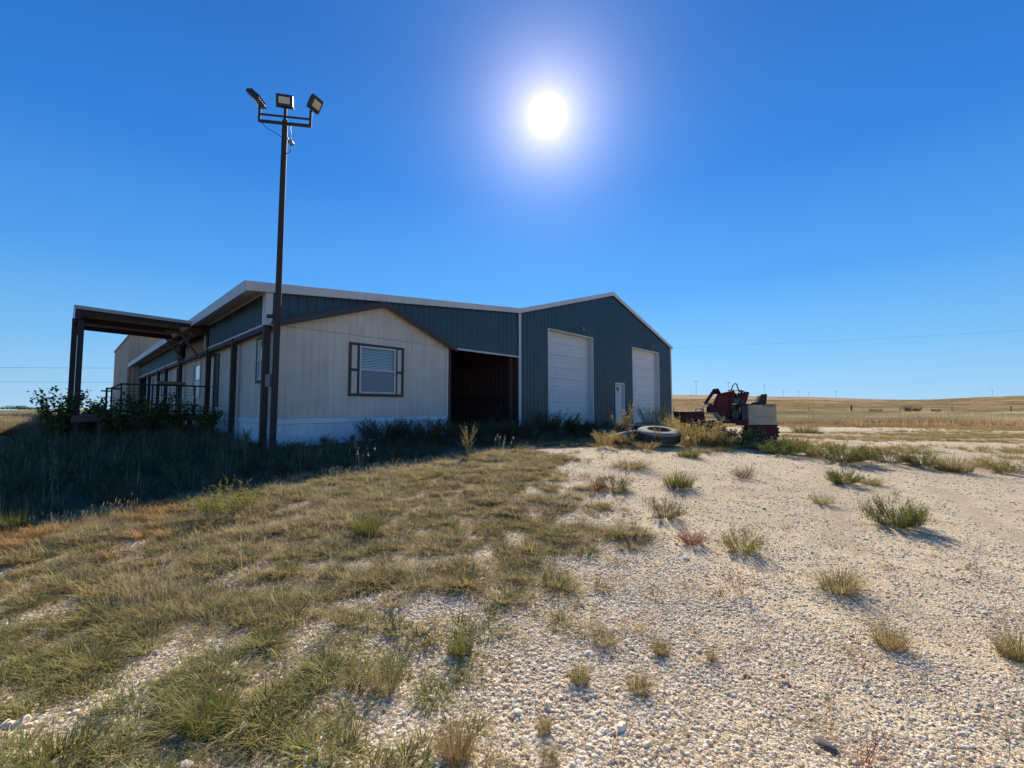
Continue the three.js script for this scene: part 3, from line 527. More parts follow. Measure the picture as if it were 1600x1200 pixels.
// ---------------------------------------------------------------- tyres
{
  function tyre(label, x, z, lift, tilt, ty) {
    const T = new THREE.Group(); T.name = numbered('truck_tyre'); T.position.set(x, ground(x, z) + lift, z); T.rotation.set(tilt[0], ty, tilt[1]); tag(T, label, 'tyre', 'discarded truck tyres'); scene.add(T);
    const R = .545, W = .34, prof = [[.285, -.15], [.29, -.17], [.33, -.17], [.43, -.175], [.495, -.16], [.53, -.135], [R, -.12], [R, .12], [.53, .135], [.495, .16], [.43, .175], [.33, .17], [.29, .17], [.285, .15], [.32, .14], [.42, .145], [.49, .11], [.51, 0], [.49, -.11], [.42, -.145], [.32, -.14], [.285, -.15]];
    const g = new THREE.LatheGeometry(prof.map((p) => new THREE.Vector2(...p)), 72); g.translate(0, W / 2 + .005, 0);
    const body = shade(new THREE.Mesh(g, mat(.30, .285, .255, .9, { map: wearC }))); body.name = 'sidewall'; T.add(body);
    const l = []; for (let k = 0; k < 54; k++) for (const y of [-.075, -.025, .025, .075]) { const b = new THREE.BoxGeometry(.012, .042, .05); b.translate(R + .004, W / 2 + y, 0); b.rotateY(k / 54 * Math.PI * 2 + y * .4); l.push(b); }
    const tr = shade(new THREE.Mesh(merge(l), M.rubber)); tr.name = 'tread'; T.add(tr);
    const bd = new THREE.TorusGeometry(.31, .012, 6, 60); bd.rotateX(Math.PI / 2); bd.translate(0, W + .002, 0); const bead = shade(new THREE.Mesh(bd, M.rubber)); bead.name = 'bead'; T.add(bead);
    return T;
  }
  tyre('worn black truck tyre lying flat in dry weeds, its open hole facing up', 3.92, -11.5, .09, [.17, -.02], .3);
  tyre('half hidden black truck tyre tilted behind the flat one, only its rim showing', 3.00, -11.9, -.10, [-.16, .24], 0);
}

// ---------------------------------------------------------------- vegetation
const leafMat = new THREE.MeshPhysicalMaterial({ vertexColors: true, roughness: .95, transmission: .40, thickness: 0, side: THREE.DoubleSide, specularIntensity: .25 });
const stalkMat = new THREE.MeshStandardMaterial({ vertexColors: true, roughness: .9, side: THREE.DoubleSide });
class Veg {
  constructor() { this.p = []; this.c = []; this.i = []; }
  tri(a, b, c, col) { const k = this.p.length / 3; this.p.push(...a, ...b, ...c); for (let q = 0; q < 3; q++) this.c.push(...col); this.i.push(k, k + 1, k + 2); }
  blade(x, z, az, h, lean, bend, w, c0, c1, seg = 3, y0 = 0) {
    const dx = Math.cos(az), dz = Math.sin(az), sx = -dz, sz = dx, k = this.p.length / 3;
    for (let s = 0; s <= seg; s++) {
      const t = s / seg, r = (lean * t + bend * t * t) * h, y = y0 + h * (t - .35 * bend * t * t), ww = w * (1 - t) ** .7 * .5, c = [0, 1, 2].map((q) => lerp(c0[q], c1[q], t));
      const tw = .5 * t; const wx = sx * Math.cos(tw) + dx * Math.sin(tw), wz = sz * Math.cos(tw) + dz * Math.sin(tw);
      if (s < seg) { this.p.push(x + dx * r - wx * ww, y, z + dz * r - wz * ww, x + dx * r + wx * ww, y, z + dz * r + wz * ww); this.c.push(...c, ...c); } else { this.p.push(x + dx * r, y, z + dz * r); this.c.push(...c); }
      if (s > 0) { const b = k + (s - 1) * 2; if (s < seg) this.i.push(b, b + 2, b + 1, b + 1, b + 2, b + 3); else this.i.push(b, b + 2, b + 1); }
    }
    return [x + dx * (lean + bend) * h, y0 + h * (1 - .35 * bend), z + dz * (lean + bend) * h];
  }
  leaf(x, y, z, az, el, L, w, col, fold = .25) { // folded diamond leaf
    const d = [Math.cos(az) * Math.cos(el), Math.sin(el), Math.sin(az) * Math.cos(el)], s = [-Math.sin(az), 0, Math.cos(az)], k = this.p.length / 3;
    const m = [x + d[0] * L * .45, y + d[1] * L * .45, z + d[2] * L * .45], up = w * fold;
    this.p.push(x, y, z, m[0] + s[0] * w / 2, m[1] + up, m[2] + s[2] * w / 2, x + d[0] * L, y + d[1] * L, z + d[2] * L, m[0] - s[0] * w / 2, m[1] + up, m[2] - s[2] * w / 2);
    for (let q = 0; q < 4; q++) this.c.push(...col); this.i.push(k, k + 1, k + 2, k, k + 2, k + 3);
  }
  geo() { const g = new THREE.BufferGeometry(); g.setAttribute('position', new THREE.Float32BufferAttribute(this.p, 3)); g.setAttribute('color', new THREE.Float32BufferAttribute(this.c, 3)); g.setIndex(this.i); g.computeVertexNormals(); return g; }
}
const C = { straw: [.60, .46, .22], gold: [.54, .38, .11], olive: [.33, .30, .075], green: [.21, .26, .05], dkgreen: [.05, .072, .025], brown: [.19, .125, .065], red: [.33, .08, .055], orange: [.36, .18, .055], pale: [.70, .60, .40], grey: [.22, .20, .13], shadeA: [.17, .16, .085], shadeB: [.10, .115, .055] };  // shadeA and shadeB: weed greens with the wall shade mixed into the colour
const mixc = (a, b, t) => a.map((v, i) => lerp(v, b[i], t));
function tuft(seed, { n = 50, h = .12, r = .05, lean = .6, bend = .35, w = .005, cols = [C.olive, C.green, C.straw], tip = C.straw, heads = 0, headCol = C.pale, flat = 0 }) {
  const R = rng(seed), v = new Veg();
  for (let k = 0; k < n; k++) {
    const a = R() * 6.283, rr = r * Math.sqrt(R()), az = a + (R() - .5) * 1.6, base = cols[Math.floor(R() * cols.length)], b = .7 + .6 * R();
    const c0 = base.map((x) => x * b * .5), c1 = mixc(base, tip, .2 + .65 * R()).map((x) => x * b);  // foot of each blade darkened: brown stem base plus painted shade inside the tuft
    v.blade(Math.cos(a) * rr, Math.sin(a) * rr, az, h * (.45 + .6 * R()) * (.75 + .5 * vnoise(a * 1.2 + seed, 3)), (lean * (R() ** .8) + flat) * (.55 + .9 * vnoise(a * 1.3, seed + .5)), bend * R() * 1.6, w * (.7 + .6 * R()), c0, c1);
  }
  for (let k = 0; k < heads; k++) {
    const a = R() * 6.283, rr = r * Math.sqrt(R()), e = v.blade(Math.cos(a) * rr, Math.sin(a) * rr, a, h * (1.1 + .5 * R()), lean * .45 * R(), bend * .6 * R(), w * .55, C.straw, C.pale, 3);
    for (let j = 0; j < 5; j++) v.leaf(e[0] + (R() - .5) * .006, e[1] - j * h * .05, e[2] + (R() - .5) * .006, R() * 6.283, .9 + R() * .4, h * .09, h * .022, headCol.map((x) => x * (.8 + .3 * R())));
  }
  return v.geo();
}
function weed(seed, { stems = 14, h = .3, r = .05, lean = .9, bend = .2, leaves = 16, leafL = .03, leafW = .008, cols = [C.olive, C.green], stemCol = C.brown, twigs = 3, w = .006, heads = 0, headCol = C.pale }) {
  const R = rng(seed), v = new Veg();
  for (let k = 0; k < stems; k++) {
    const a = R() * 6.283, rr = r * Math.sqrt(R()), u = Math.sqrt(R()), lobe = .5 + vnoise(a * 1.4, seed + .5), hh = h * (.62 + .4 * R()) * (lean > .9 ? Math.max(.22, Math.cos(u * 1.42)) * (.75 + .4 * lobe) : 1 - .25 * u * lean), L = lean > .9 ? Math.min(4, lean * u * h * lobe / hh) : lean * u, bb = bend * R() * (lean > .9 ? .4 : 1), x = Math.cos(a) * rr, z = Math.sin(a) * rr;
    v.blade(x, z, a, hh, L, bb, w, stemCol, mixc(stemCol, cols[0], .4), 4);
    const at = (t) => [x + Math.cos(a) * (L * t + bb * t * t) * hh, hh * (t - .35 * bb * t * t), z + Math.sin(a) * (L * t + bb * t * t) * hh];
    const put = (p) => { const c = cols[Math.floor(R() * cols.length)], b = .65 + .7 * R(); v.leaf(p[0], p[1], p[2], R() * 6.283, R() * 1.3 - .15, leafL * (.6 + .7 * R()), leafW * (.7 + .6 * R()), c.map((q) => q * b)); };
    for (let j = 0; j < leaves; j++) put(at(.05 + .95 * R()));
    for (let j = 0; j < twigs; j++) {
      const t = .25 + .65 * R(), p = at(t), az = a + (R() - .5) * 2.6, tl = h * (.18 + .25 * R()), tx = .5 + .8 * R();
      v.blade(p[0], p[2], az, tl * .8, tx, .1, w * .7, stemCol, mixc(stemCol, cols[0], .5), 2, p[1]);
      for (let q = 0; q < leaves * .5; q++) { const s = R(); put([p[0] + Math.cos(az) * tx * tl * .8 * s, p[1] + tl * .8 * s, p[2] + Math.sin(az) * tx * tl * .8 * s]); }
    }
    if (k < heads) { const e = at(1); for (let j = 0; j < 9; j++) v.leaf(e[0] + (R() - .5) * .03, e[1] + (R() - .5) * .03, e[2] + (R() - .5) * .03, R() * 6.283, R() * 1.4, .032, .014, headCol.map((q) => q * (.8 + .4 * R()))); }
  }
  return v.geo();
}
function scatter(name, label, category, geos, material, list) { // list of [x, y, z, turn, scale, tint, variant, tilt]: one object made of instances, uncountable
  const g = new THREE.Group(); g.name = numbered(name); tag(g, label, category); g.userData.kind = 'stuff'; scene.add(g);
  const q = new THREE.Quaternion(), e = new THREE.Euler(), m = new THREE.Matrix4(), c = new THREE.Color();
  geos.forEach((geo, k) => {
    const own = list.filter((l) => l[6] % geos.length === k); if (!own.length) return;
    const im = shade(new THREE.InstancedMesh(geo, material, own.length)); im.name = name + '_blades'; im.userData.kind = 'stuff';
    own.forEach((l, i) => { e.set(l[7] || 0, l[3], l[8] || 0); q.setFromEuler(e); const s = l[4]; m.compose(new THREE.Vector3(l[0], l[1], l[2]), q, Array.isArray(s) ? new THREE.Vector3(...s) : new THREE.Vector3(s, s, s)); im.setMatrixAt(i, m); c.setRGB(...l[5]); im.setColorAt(i, c); });
    g.add(im);
  });
  return g;
}
const tint = (R, v = .25, warm = .12) => { const b = 1 - v / 2 + v * R(), w = (R() - .5) * warm; return [b * (1 + w), b, b * (1 - w)]; };
const insideBuildings = (x, z) => { const [lx, lz] = toLocal(x, z); return (lx > -.05 && lz < .2 && lx < 23.7 && !(lx > 5.5 && lx < 9 && lz > -1.2)); };

{ // short bunch grass over the left half of the foreground
  const R = rng(71), geos = [], list = [];
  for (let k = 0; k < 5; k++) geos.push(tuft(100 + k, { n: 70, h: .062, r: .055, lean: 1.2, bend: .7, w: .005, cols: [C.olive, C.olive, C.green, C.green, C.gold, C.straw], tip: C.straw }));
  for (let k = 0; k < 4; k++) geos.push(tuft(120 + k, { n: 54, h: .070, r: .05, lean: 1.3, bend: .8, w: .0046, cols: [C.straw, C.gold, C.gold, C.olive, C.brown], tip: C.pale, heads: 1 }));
  for (let k = 0; k < 130000; k++) {
    const f = 1.2 + 10.5 * R() ** .85, x = -11 + 12.8 * R(), z = -f; if (Math.abs(x) > f * 1.45 + .6) continue;
    const c = cover(x, z), m = inShade(x, z); if (m > .25 || insideBuildings(x, z)) continue;
    const clump = sstep(.47, .60, fbm(x * 6.6 + 12, z * 6.6, 3)); if (R() > c * clump * .56 + c * .045 + .018 * sstep(-.9, .3, border(f) - x)) continue;
    const dry = sstep(2.6, 5.5, f + (fbm(x * .8, z * .8 + 4, 2) - .5) * 3), v = R() < .12 + .55 * dry ? 5 + Math.floor(R() * 4) : Math.floor(R() * 5);
    const t = tint(R, .5, .2), gr = sstep(3.6, 2.2, f) * .4; t[0] *= 1 - .2 * gr; t[1] *= 1 + .04 * gr; t[2] *= 1 - .3 * gr; if (x < -3.4 && fbm(x * 1.3, z * 1.3 + 60, 2) > .56 && f > 4) { t[0] *= 1.1; t[1] *= .85; t[2] *= .7; }
    list.push([x, ground(x, z) - .006, z, R() * 6.28, (.45 + .75 * R() + .35 * clump) * (1 + .2 * dry), t, v, (R() - .5) * .3, (R() - .5) * .3]);
  }
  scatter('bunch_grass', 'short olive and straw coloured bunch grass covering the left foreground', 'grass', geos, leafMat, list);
}
{ // taller dry grass with pale heads towards the shadow edge
  const R = rng(72), geos = [], list = [];
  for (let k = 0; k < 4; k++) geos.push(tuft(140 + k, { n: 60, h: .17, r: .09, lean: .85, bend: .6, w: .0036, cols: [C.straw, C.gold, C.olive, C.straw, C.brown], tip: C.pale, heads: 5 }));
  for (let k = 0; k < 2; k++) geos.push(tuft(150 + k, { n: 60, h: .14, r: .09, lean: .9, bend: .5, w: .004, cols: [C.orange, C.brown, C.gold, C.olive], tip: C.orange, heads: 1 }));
  for (let k = 0; k < 12000; k++) {
    const f = 3.0 + 8.5 * R(), x = -10 + 11.5 * R(), z = -f; if (Math.abs(x) > f * 1.4 + .4) continue;
    const c = cover(x, z), patch = sstep(.44, .62, fbm(x * .9 + 8, z * .9, 3)), m = inShade(x, z), rim = sstep(-1.3, -.2, m); if (m > .3 || insideBuildings(x, z)) continue; if (R() > c * (patch * .26 + rim * .3)) continue;
    const red = x < -3.4 && R() < .3; list.push([x, ground(x, z) - .006, z, R() * 6.28, (.5 + .75 * R()) * (1 - .25 * rim), tint(R, .4, .15), red ? 4 + Math.floor(R() * 2) : Math.floor(R() * 4), (R() - .5) * .25, (R() - .5) * .25]);
  }
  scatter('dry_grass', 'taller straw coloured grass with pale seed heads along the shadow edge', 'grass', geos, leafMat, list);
}
{ // dead stems lying on the ground
  const R = rng(77), geos = [], list = [];
  for (let k = 0; k < 4; k++) { const v = new Veg(), q = rng(500 + k); for (let j = 0; j < 7; j++) v.blade((q() - .5) * .16, (q() - .5) * .16, q() * 6.283, .02, 3 + 3 * q(), .6, .0035, mixc(C.straw, C.brown, q()), mixc(C.pale, C.brown, q() * .7), 3, .003); geos.push(v.geo()); }
  for (let k = 0; k < 16000; k++) { const f = 1.3 + 8 * R() ** 1.2, x = (R() - .55) * 2.6 * f, z = -f; if (inShade(x, z) > .2) continue; if (R() > .12 + .75 * cover(x, z)) continue; list.push([x, ground(x, z) + .002, z, R() * 6.28, .6 + .9 * R(), tint(R, .6, .2), Math.floor(R() * 4), 0, 0]); }
  scatter('plant_litter', 'broken dead grass stems lying over the ground', 'plant litter', geos, leafMat, list);
}
{ // dense rank weeds in the shade before the house and porch
  const R = rng(73), geos = [], list = [];
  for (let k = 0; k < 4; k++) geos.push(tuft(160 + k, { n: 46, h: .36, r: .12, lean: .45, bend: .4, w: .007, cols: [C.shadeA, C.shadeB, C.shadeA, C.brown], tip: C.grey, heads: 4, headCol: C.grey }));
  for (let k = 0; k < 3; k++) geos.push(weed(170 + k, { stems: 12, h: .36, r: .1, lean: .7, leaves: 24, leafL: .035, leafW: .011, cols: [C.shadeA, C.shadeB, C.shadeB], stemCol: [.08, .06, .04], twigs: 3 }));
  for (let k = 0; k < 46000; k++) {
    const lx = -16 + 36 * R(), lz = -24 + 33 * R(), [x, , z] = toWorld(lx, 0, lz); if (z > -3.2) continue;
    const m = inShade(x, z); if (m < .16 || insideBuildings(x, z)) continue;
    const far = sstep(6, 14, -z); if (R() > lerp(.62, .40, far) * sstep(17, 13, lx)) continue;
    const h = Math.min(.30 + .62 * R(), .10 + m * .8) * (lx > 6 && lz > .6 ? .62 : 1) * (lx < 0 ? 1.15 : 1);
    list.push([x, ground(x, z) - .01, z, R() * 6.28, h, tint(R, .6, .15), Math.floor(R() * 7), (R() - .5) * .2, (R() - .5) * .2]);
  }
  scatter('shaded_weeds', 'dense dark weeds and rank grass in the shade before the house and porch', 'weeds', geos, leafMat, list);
}
{ // sparse tufts and rows on the gravel, golden weeds round the machine
  const R = rng(74), geos = [], list = [];
  for (let k = 0; k < 3; k++) geos.push(tuft(180 + k, { n: 44, h: .09, r: .06, lean: 1.1, bend: .5, w: .0045, cols: [C.olive, C.gold, C.straw], tip: C.straw }));
  for (let k = 0; k < 2; k++) geos.push(weed(186 + k, { stems: 9, h: .10, r: .03, lean: 1.3, leaves: 8, leafL: .014, leafW: .005, cols: [C.red, C.orange, C.brown], stemCol: C.red, twigs: 2, w: .003 }));
  for (let k = 0; k < 44000; k++) {
    const f = 1.4 + 28 * R() ** 1.2, x = -1 + 30 * R() * (f / 18 + .15), z = -f; if (x > f * 1.45 + .5 || x < border(f) - .4 || insideBuildings(x, z)) continue;
    const streak = sstep(.52, .68, fbm(x * .16 + 9, z * .6, 3)) * sstep(8, 12, f) + .9 * sstep(.9, .2, Math.abs(f - 10.6 - x * .08 + (fbm(x * .5, 3, 2) - .5) * 1.6)) * sstep(3.2, 4.6, x) * sstep(.36, .5, fbm(x * .8 + 4, z * .8, 2)), near = sstep(.58, .72, fbm(x * 1.1 + 2, z * 1.1 + 5, 3)) * .10 * sstep(3.2, .4, x - border(f)), rnd = .006;
    if (R() > streak * .6 + near + rnd) continue;
    const red = R() < .16 && f < 9; list.push([x, ground(x, z) - .004, z, R() * 6.28, (.45 + .8 * R()) * (f > 9 ? 1.5 : .8), tint(R, .4, .2), red ? 3 + Math.floor(R() * 2) : Math.floor(R() * 3), 0, 0]);
  }
  scatter('gravel_grass', 'sparse small tufts of grass growing through the pale gravel', 'grass', geos, leafMat, list);
}
{ // prairie grass of the fields
  const R = rng(75), geos = [], list = [];
  const P = { straw: [.48, .31, .13], gold: [.42, .25, .085], brown: [.24, .12, .06], olive: [.20, .16, .06] };
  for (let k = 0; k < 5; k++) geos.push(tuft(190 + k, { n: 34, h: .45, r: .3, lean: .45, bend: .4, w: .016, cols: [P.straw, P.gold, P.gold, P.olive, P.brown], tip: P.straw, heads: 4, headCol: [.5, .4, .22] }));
  for (let k = 0; k < 260000; k++) {
    const f = 14 + 250 * R() ** 1.9, left = R() < .3, a = left ? -.55 - .85 * R() : .33 + 1.0 * R(), x = f * a, z = -f; if (insideBuildings(x, z)) continue; const [lx, lz] = toLocal(x, z); if (lx > -4.2 && lx < 0 && lz < -4 && lz > -12) continue; if (inShade(x, z) > .1 && f < 25) continue;
    const v = fieldness(x, z); if (R() > v * .85) continue; const d = Math.abs(-z - 33 - x * .05); if (x > 4 && Math.abs(d - 1.4) < .8) continue;
    const fence = Math.abs(-z - 62) < 6 ? 1 : 0, tall = (1 - .15 * fence) * (.25 + 1.1 * fbm(x * .14 + 7, z * .3, 3)), t = tint(R, .5, .15), g = fbm(x * .01 + 50, z * .03 + 8, 3); if (g > .55 && x < 0) { t[0] *= .62; t[1] *= .82; t[2] *= .7; } if (Math.abs(-z - 52) < 7 && fbm(x * .08, z * .1 + 3, 2) > .36) { t[0] *= .6; t[1] *= .68; t[2] *= .6; }
    const br = .30 + .75 * fbm(x * .022 + 5, z * .06, 3) + .85 * sstep(.25, .75, fbm(x * .16 + 40, z * .4, 3)); for (let q = 0; q < 3; q++) t[q] *= br;
    list.push([x, ground(x, z) - .02, z, R() * 6.28, [tall * (1 + f / 110), tall * .85, tall * (1 + f / 110)], t, Math.floor(R() * 5), 0, 0]);
  }
  scatter('prairie_grass', 'golden brown prairie grass of the fields beyond the gravel yard', 'grass', geos, leafMat, list);
}
{ // loose stones
  const R = rng(76), geos = [], list = [];
  for (let k = 0; k < 5; k++) {
    const g = new THREE.IcosahedronGeometry(1, k < 3 ? 1 : 0), p = g.attributes.position, rr = rng(300 + k), ax = [.8 + .5 * rr(), .55 + .3 * rr(), .7 + .5 * rr()];
    for (let i = 0; i < p.count; i++) { const x = p.getX(i), y = p.getY(i), z = p.getZ(i), s = 1 + .34 * (vnoise(x * 1.6 + k * 9 + 20, y * 1.6 + z * 2.3 + 20) - .5) * 2; p.setXYZ(i, x * s * ax[0], y * s * ax[1], z * s * ax[2]); }
    g.computeVertexNormals(); geos.push(g);
  }
  for (let k = 0; k < 800000; k++) {
    const f = 1.25 * Math.exp(R() * 2.25), x = (R() - .5) * 2 * (f * 1.3 + .4), z = -f; if (insideBuildings(x, z) || yardShade(x, z) > .6) continue;
    const c = cover(x, z); if (R() > 1 - .5 * c) continue; if (fbm(x * 2.2 + 40, z * 2.2, 3) < .40 && R() < .6) continue; if (R() < .85 * wheelTrack(x, f)) continue; if (R() < .62 * sstep(.4, 2.2, x - f * .02 + fbm(x * .7, z * .7 + 3, 2) - .5)) continue; if (R() < .5 * sstep(2.5, 6, f)) continue;
    const s = (.0027 + .0080 * R() ** 4.5) * (1 + f * .05) * (1 + .35 * sstep(3.4, 2.0, f) * sstep(1.4, .2, x)) * (R() < .004 ? 2.2 : 1), q = R(), tone = q < .5 ? [.74, .63, .46] : q < .84 ? [.66, .53, .36] : q < .89 ? [.42, .33, .22] : q < .93 ? [.42, .27, .15] : [.85, .75, .57];
    const b = .86 + .3 * R(); list.push([x, ground(x, z) + s * .15, z, R() * 6.28, s, tone.map((v) => v * b), Math.floor(R() * 5), (R() - .5) * .8, (R() - .5) * .8]);
  }
  const m = new THREE.MeshStandardMaterial({ color: 0xffffff, roughness: .9 });
  const o = scatter('gravel', 'loose pale limestone gravel scattered over the yard', 'gravel', geos, m, list); o.children.forEach((c) => { c.name = 'gravel_stones'; });
}

// ---------------------------------------------------------------- single plants one can point to
const G = {
  olive: weed(400, { stems: 110, h: .30, r: .14, lean: 1.7, bend: .1, leaves: 26, leafL: .026, leafW: .007, cols: [C.olive, C.dkgreen, C.dkgreen, C.olive, C.green], stemCol: C.dkgreen, twigs: 5, w: .004 }),
  olive2: weed(401, { stems: 60, h: .30, r: .08, lean: 1.3, leaves: 20, leafL: .028, leafW: .006, cols: [C.olive, C.green, C.gold, C.dkgreen], stemCol: C.olive, twigs: 5, w: .004 }),
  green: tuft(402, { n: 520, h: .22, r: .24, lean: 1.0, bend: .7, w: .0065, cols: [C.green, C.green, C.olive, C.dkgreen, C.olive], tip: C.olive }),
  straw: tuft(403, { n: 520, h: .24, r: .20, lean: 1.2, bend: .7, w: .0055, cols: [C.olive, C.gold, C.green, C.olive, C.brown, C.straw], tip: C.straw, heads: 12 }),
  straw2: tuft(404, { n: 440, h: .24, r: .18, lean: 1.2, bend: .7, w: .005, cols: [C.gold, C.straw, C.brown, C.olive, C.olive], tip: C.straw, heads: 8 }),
  brown: weed(405, { stems: 90, h: .30, r: .16, lean: 1.7, leaves: 22, leafL: .022, leafW: .006, cols: [C.brown, C.olive, C.brown, C.dkgreen], stemCol: C.brown, twigs: 5, w: .004 }),
  red: weed(406, { stems: 80, h: .30, r: .14, lean: 1.6, leaves: 20, leafL: .024, leafW: .007, cols: [C.red, C.red, C.orange, C.brown], stemCol: C.red, twigs: 4, w: .004 }),
  stalk: weed(407, { stems: 12, h: .30, r: .04, lean: .6, leaves: 6, leafL: .014, leafW: .004, cols: [C.red, C.orange], stemCol: [.3, .13, .09], twigs: 5, w: .0035 }),
  reddish: tuft(408, { n: 620, h: .30, r: .15, lean: 1.1, bend: .35, w: .0036, cols: [C.brown, C.orange, C.gold, C.olive, C.straw], tip: [.5, .3, .17], heads: 8 }),
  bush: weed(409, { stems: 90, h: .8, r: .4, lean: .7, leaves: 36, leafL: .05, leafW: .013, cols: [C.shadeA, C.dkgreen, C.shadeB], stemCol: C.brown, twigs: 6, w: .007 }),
  golden: weed(410, { stems: 60, h: .8, r: .35, lean: .7, leaves: 30, leafL: .05, leafW: .011, cols: [C.gold, C.straw, C.olive, C.gold], stemCol: C.straw, twigs: 5, w: .006, heads: 45, headCol: C.pale }),
  green2: weed(415, { stems: 60, h: .6, r: .35, lean: .7, leaves: 26, leafL: .07, leafW: .03, cols: [C.green, [.16, .22, .06], C.olive], stemCol: C.green, twigs: 3, w: .007 }),
  tall: weed(411, { stems: 7, h: 1.0, r: .06, lean: .28, leaves: 40, leafL: .06, leafW: .016, cols: [C.grey, C.olive, C.brown, C.straw], stemCol: C.brown, twigs: 9, w: .012, heads: 7, headCol: C.pale }),
  leafy: (() => { const R = rng(412), v = new Veg(); for (let k = 0; k < 44; k++) { const a = R() * 6.283, L = .75 * Math.sqrt(R()), h = .65 + .4 * R(); v.blade(Math.cos(a) * .1, Math.sin(a) * .1, a, h, L, .15, .014, C.brown, C.green, 4); for (let j = 0; j < 26; j++) { const t = .15 + .85 * R(), c = [C.green, C.dkgreen, [.10, .15, .04]][Math.floor(R() * 3)], b = .7 + .7 * R(); v.leaf(Math.cos(a) * (.1 + (L * t + .15 * t * t) * h) + (R() - .5) * .16, h * (t - .05 * t * t) + (R() - .5) * .1, Math.sin(a) * (.1 + (L * t + .15 * t * t) * h) + (R() - .5) * .16, R() * 6.283, R() * 1.2 - .5, .09 + .06 * R(), .08 + .05 * R(), c.map((q) => q * b), .15); } } return v.geo(); })(),
  yucca: (() => { const R = rng(413), v = new Veg(); for (let k = 0; k < 30; k++) v.blade(0, 0, R() * 6.283, .45 * (.6 + .5 * R()), .4 + .9 * R(), .35, .05, C.green, C.olive, 4, .02 + .3 * R()); return v.geo(); })(),
  seed: (() => { const R = rng(414), v = new Veg(); for (let k = 0; k < 8; k++) { const a = R() * 6.283, h = .9 + .5 * R(), e = v.blade((R() - .5) * .12, (R() - .5) * .12, a, h * .55, .25 * R(), .2, .006, C.straw, C.pale, 4); for (let j = 0; j < 10; j++) v.leaf(e[0] + (R() - .5) * .02, e[1] + (R() - .8) * .10, e[2] + (R() - .5) * .02, R() * 6.283, .4 + R(), .03, .014, C.pale.map((q) => q * (.9 + .4 * R()))); } return v.geo(); })(),
};
const unitH = {}; for (const k in G) { G[k].computeBoundingBox(); const b = G[k].boundingBox; unitH[k] = [b.max.x - b.min.x, b.max.y, b.max.z - b.min.z]; }
const proto = {};
function plant(name, kind, px, py, wpx, hpx, label, category, group, turn = 0) { // wanted width and height as seen, turned into metres at the plant's own distance
  const [x, y, z] = spot(px, py), d = -z, W = wpx / F * d, H = hpx / F * d, u = unitH[kind];
  if (!proto[kind]) proto[kind] = shade(new THREE.Mesh(G[kind], leafMat));
  const o = proto[kind].clone(); o.name = numbered(name); o.position.set(x, y - .005, z); o.rotation.y = turn; o.scale.set(W / u[0], H / u[1], Math.min(W, 1.2 * W) / u[2]);
  tag(o, label, category, group); scene.add(o); return o;
}
const yardG = 'weed clumps standing alone on the gravel', tuftG = 'grass clumps in the foreground';
plant('weed_clump', 'olive', 1398, 822, 105, 55, 'dense dark olive weed mound, the largest standing alone on bare gravel', 'weed', yardG, .4);
plant('grass_clump', 'straw', 1312, 922, 165, 62, 'wide yellow olive grass clump in the right foreground below the dark weed mound', 'grass clump', yardG, 1);
plant('weed_clump', 'olive2', 1158, 864, 80, 62, 'upright olive weed with wispy stems left of the wide yellow clump', 'weed', yardG, 2);
plant('weed_clump', 'red', 1082, 850, 60, 30, 'low rust red weed beside the upright olive weed', 'weed', yardG, .3);
plant('weed_clump', 'brown', 1040, 810, 85, 40, 'dark brown low weed on gravel between red weed and green clump', 'weed', yardG, .9);
plant('grass_clump', 'green', 1060, 760, 100, 36, 'bright green grassy clump on open gravel below the flat tyre', 'grass clump', yardG, .5);
plant('weed_clump', 'brown', 958, 765, 70, 28, 'brown low weed with crimson patch touching its left side', 'weed', yardG, 2.5);
plant('weed_clump', 'red', 931, 767, 34, 26, 'small crimson weed at the left end of the brown low weed', 'weed', yardG, 1.5);
plant('weed_clump', 'brown', 1163, 748, 44, 24, 'small brown weed right of the bright green clump', 'weed', yardG, 3);
plant('weed_clump', 'olive', 1318, 757, 62, 30, 'green weed with straw grass beside it near the right row of weeds', 'weed', yardG, 3.4);
plant('grass_clump', 'straw2', 1360, 757, 84, 26, 'straw coloured grass touching the right side of a green weed', 'grass clump', yardG, .2);
plant('weed_clump', 'olive2', 1282, 788, 46, 24, 'small grey green weed alone on gravel above the dark mound', 'weed', yardG, 1.1);
plant('grass_clump', 'straw2', 1392, 1012, 125, 72, 'yellow brown leaning clump casting a shadow in the lower right', 'grass clump', yardG, 2.2);
plant('grass_clump', 'straw', 1596, 1030, 150, 95, 'grass clump cut off by the right edge of the picture', 'grass clump', yardG, 2.9);
plant('weed_clump', 'stalk', 1346, 1060, 60, 60, 'thin pinkish stalks just below the yellow brown leaning clump', 'weed', yardG, 0);
plant('weed_clump', 'stalk', 1160, 930, 90, 62, 'wiry red stalks sprawling on gravel left of the wide yellow clump', 'weed', yardG, 2);
plant('weed_clump', 'stalk', 1345, 1196, 110, 80, 'wiry red stalks at the bottom edge of the picture', 'weed', yardG, 4);
plant('grass_clump', 'reddish', 712, 1188, 150, 125, 'tall reddish bunch grass at the bottom centre of the picture', 'grass clump', tuftG, .7);
plant('grass_clump', 'straw', 606, 1078, 125, 82, 'wide straw and green bunch grass left above the reddish bunch', 'grass clump', tuftG, 1.7);
plant('grass_clump', 'green', 718, 1022, 88, 58, 'fresh green tuft above the reddish bunch grass', 'grass clump', tuftG, 1.2);
plant('grass_clump', 'straw2', 850, 1144, 58, 56, 'small golden tuft right of the reddish bunch grass', 'grass clump', tuftG, .1);
plant('grass_clump', 'straw2', 998, 1080, 90, 60, 'brown and gold tuft at the lower right end of a loose group', 'grass clump', tuftG, .8);
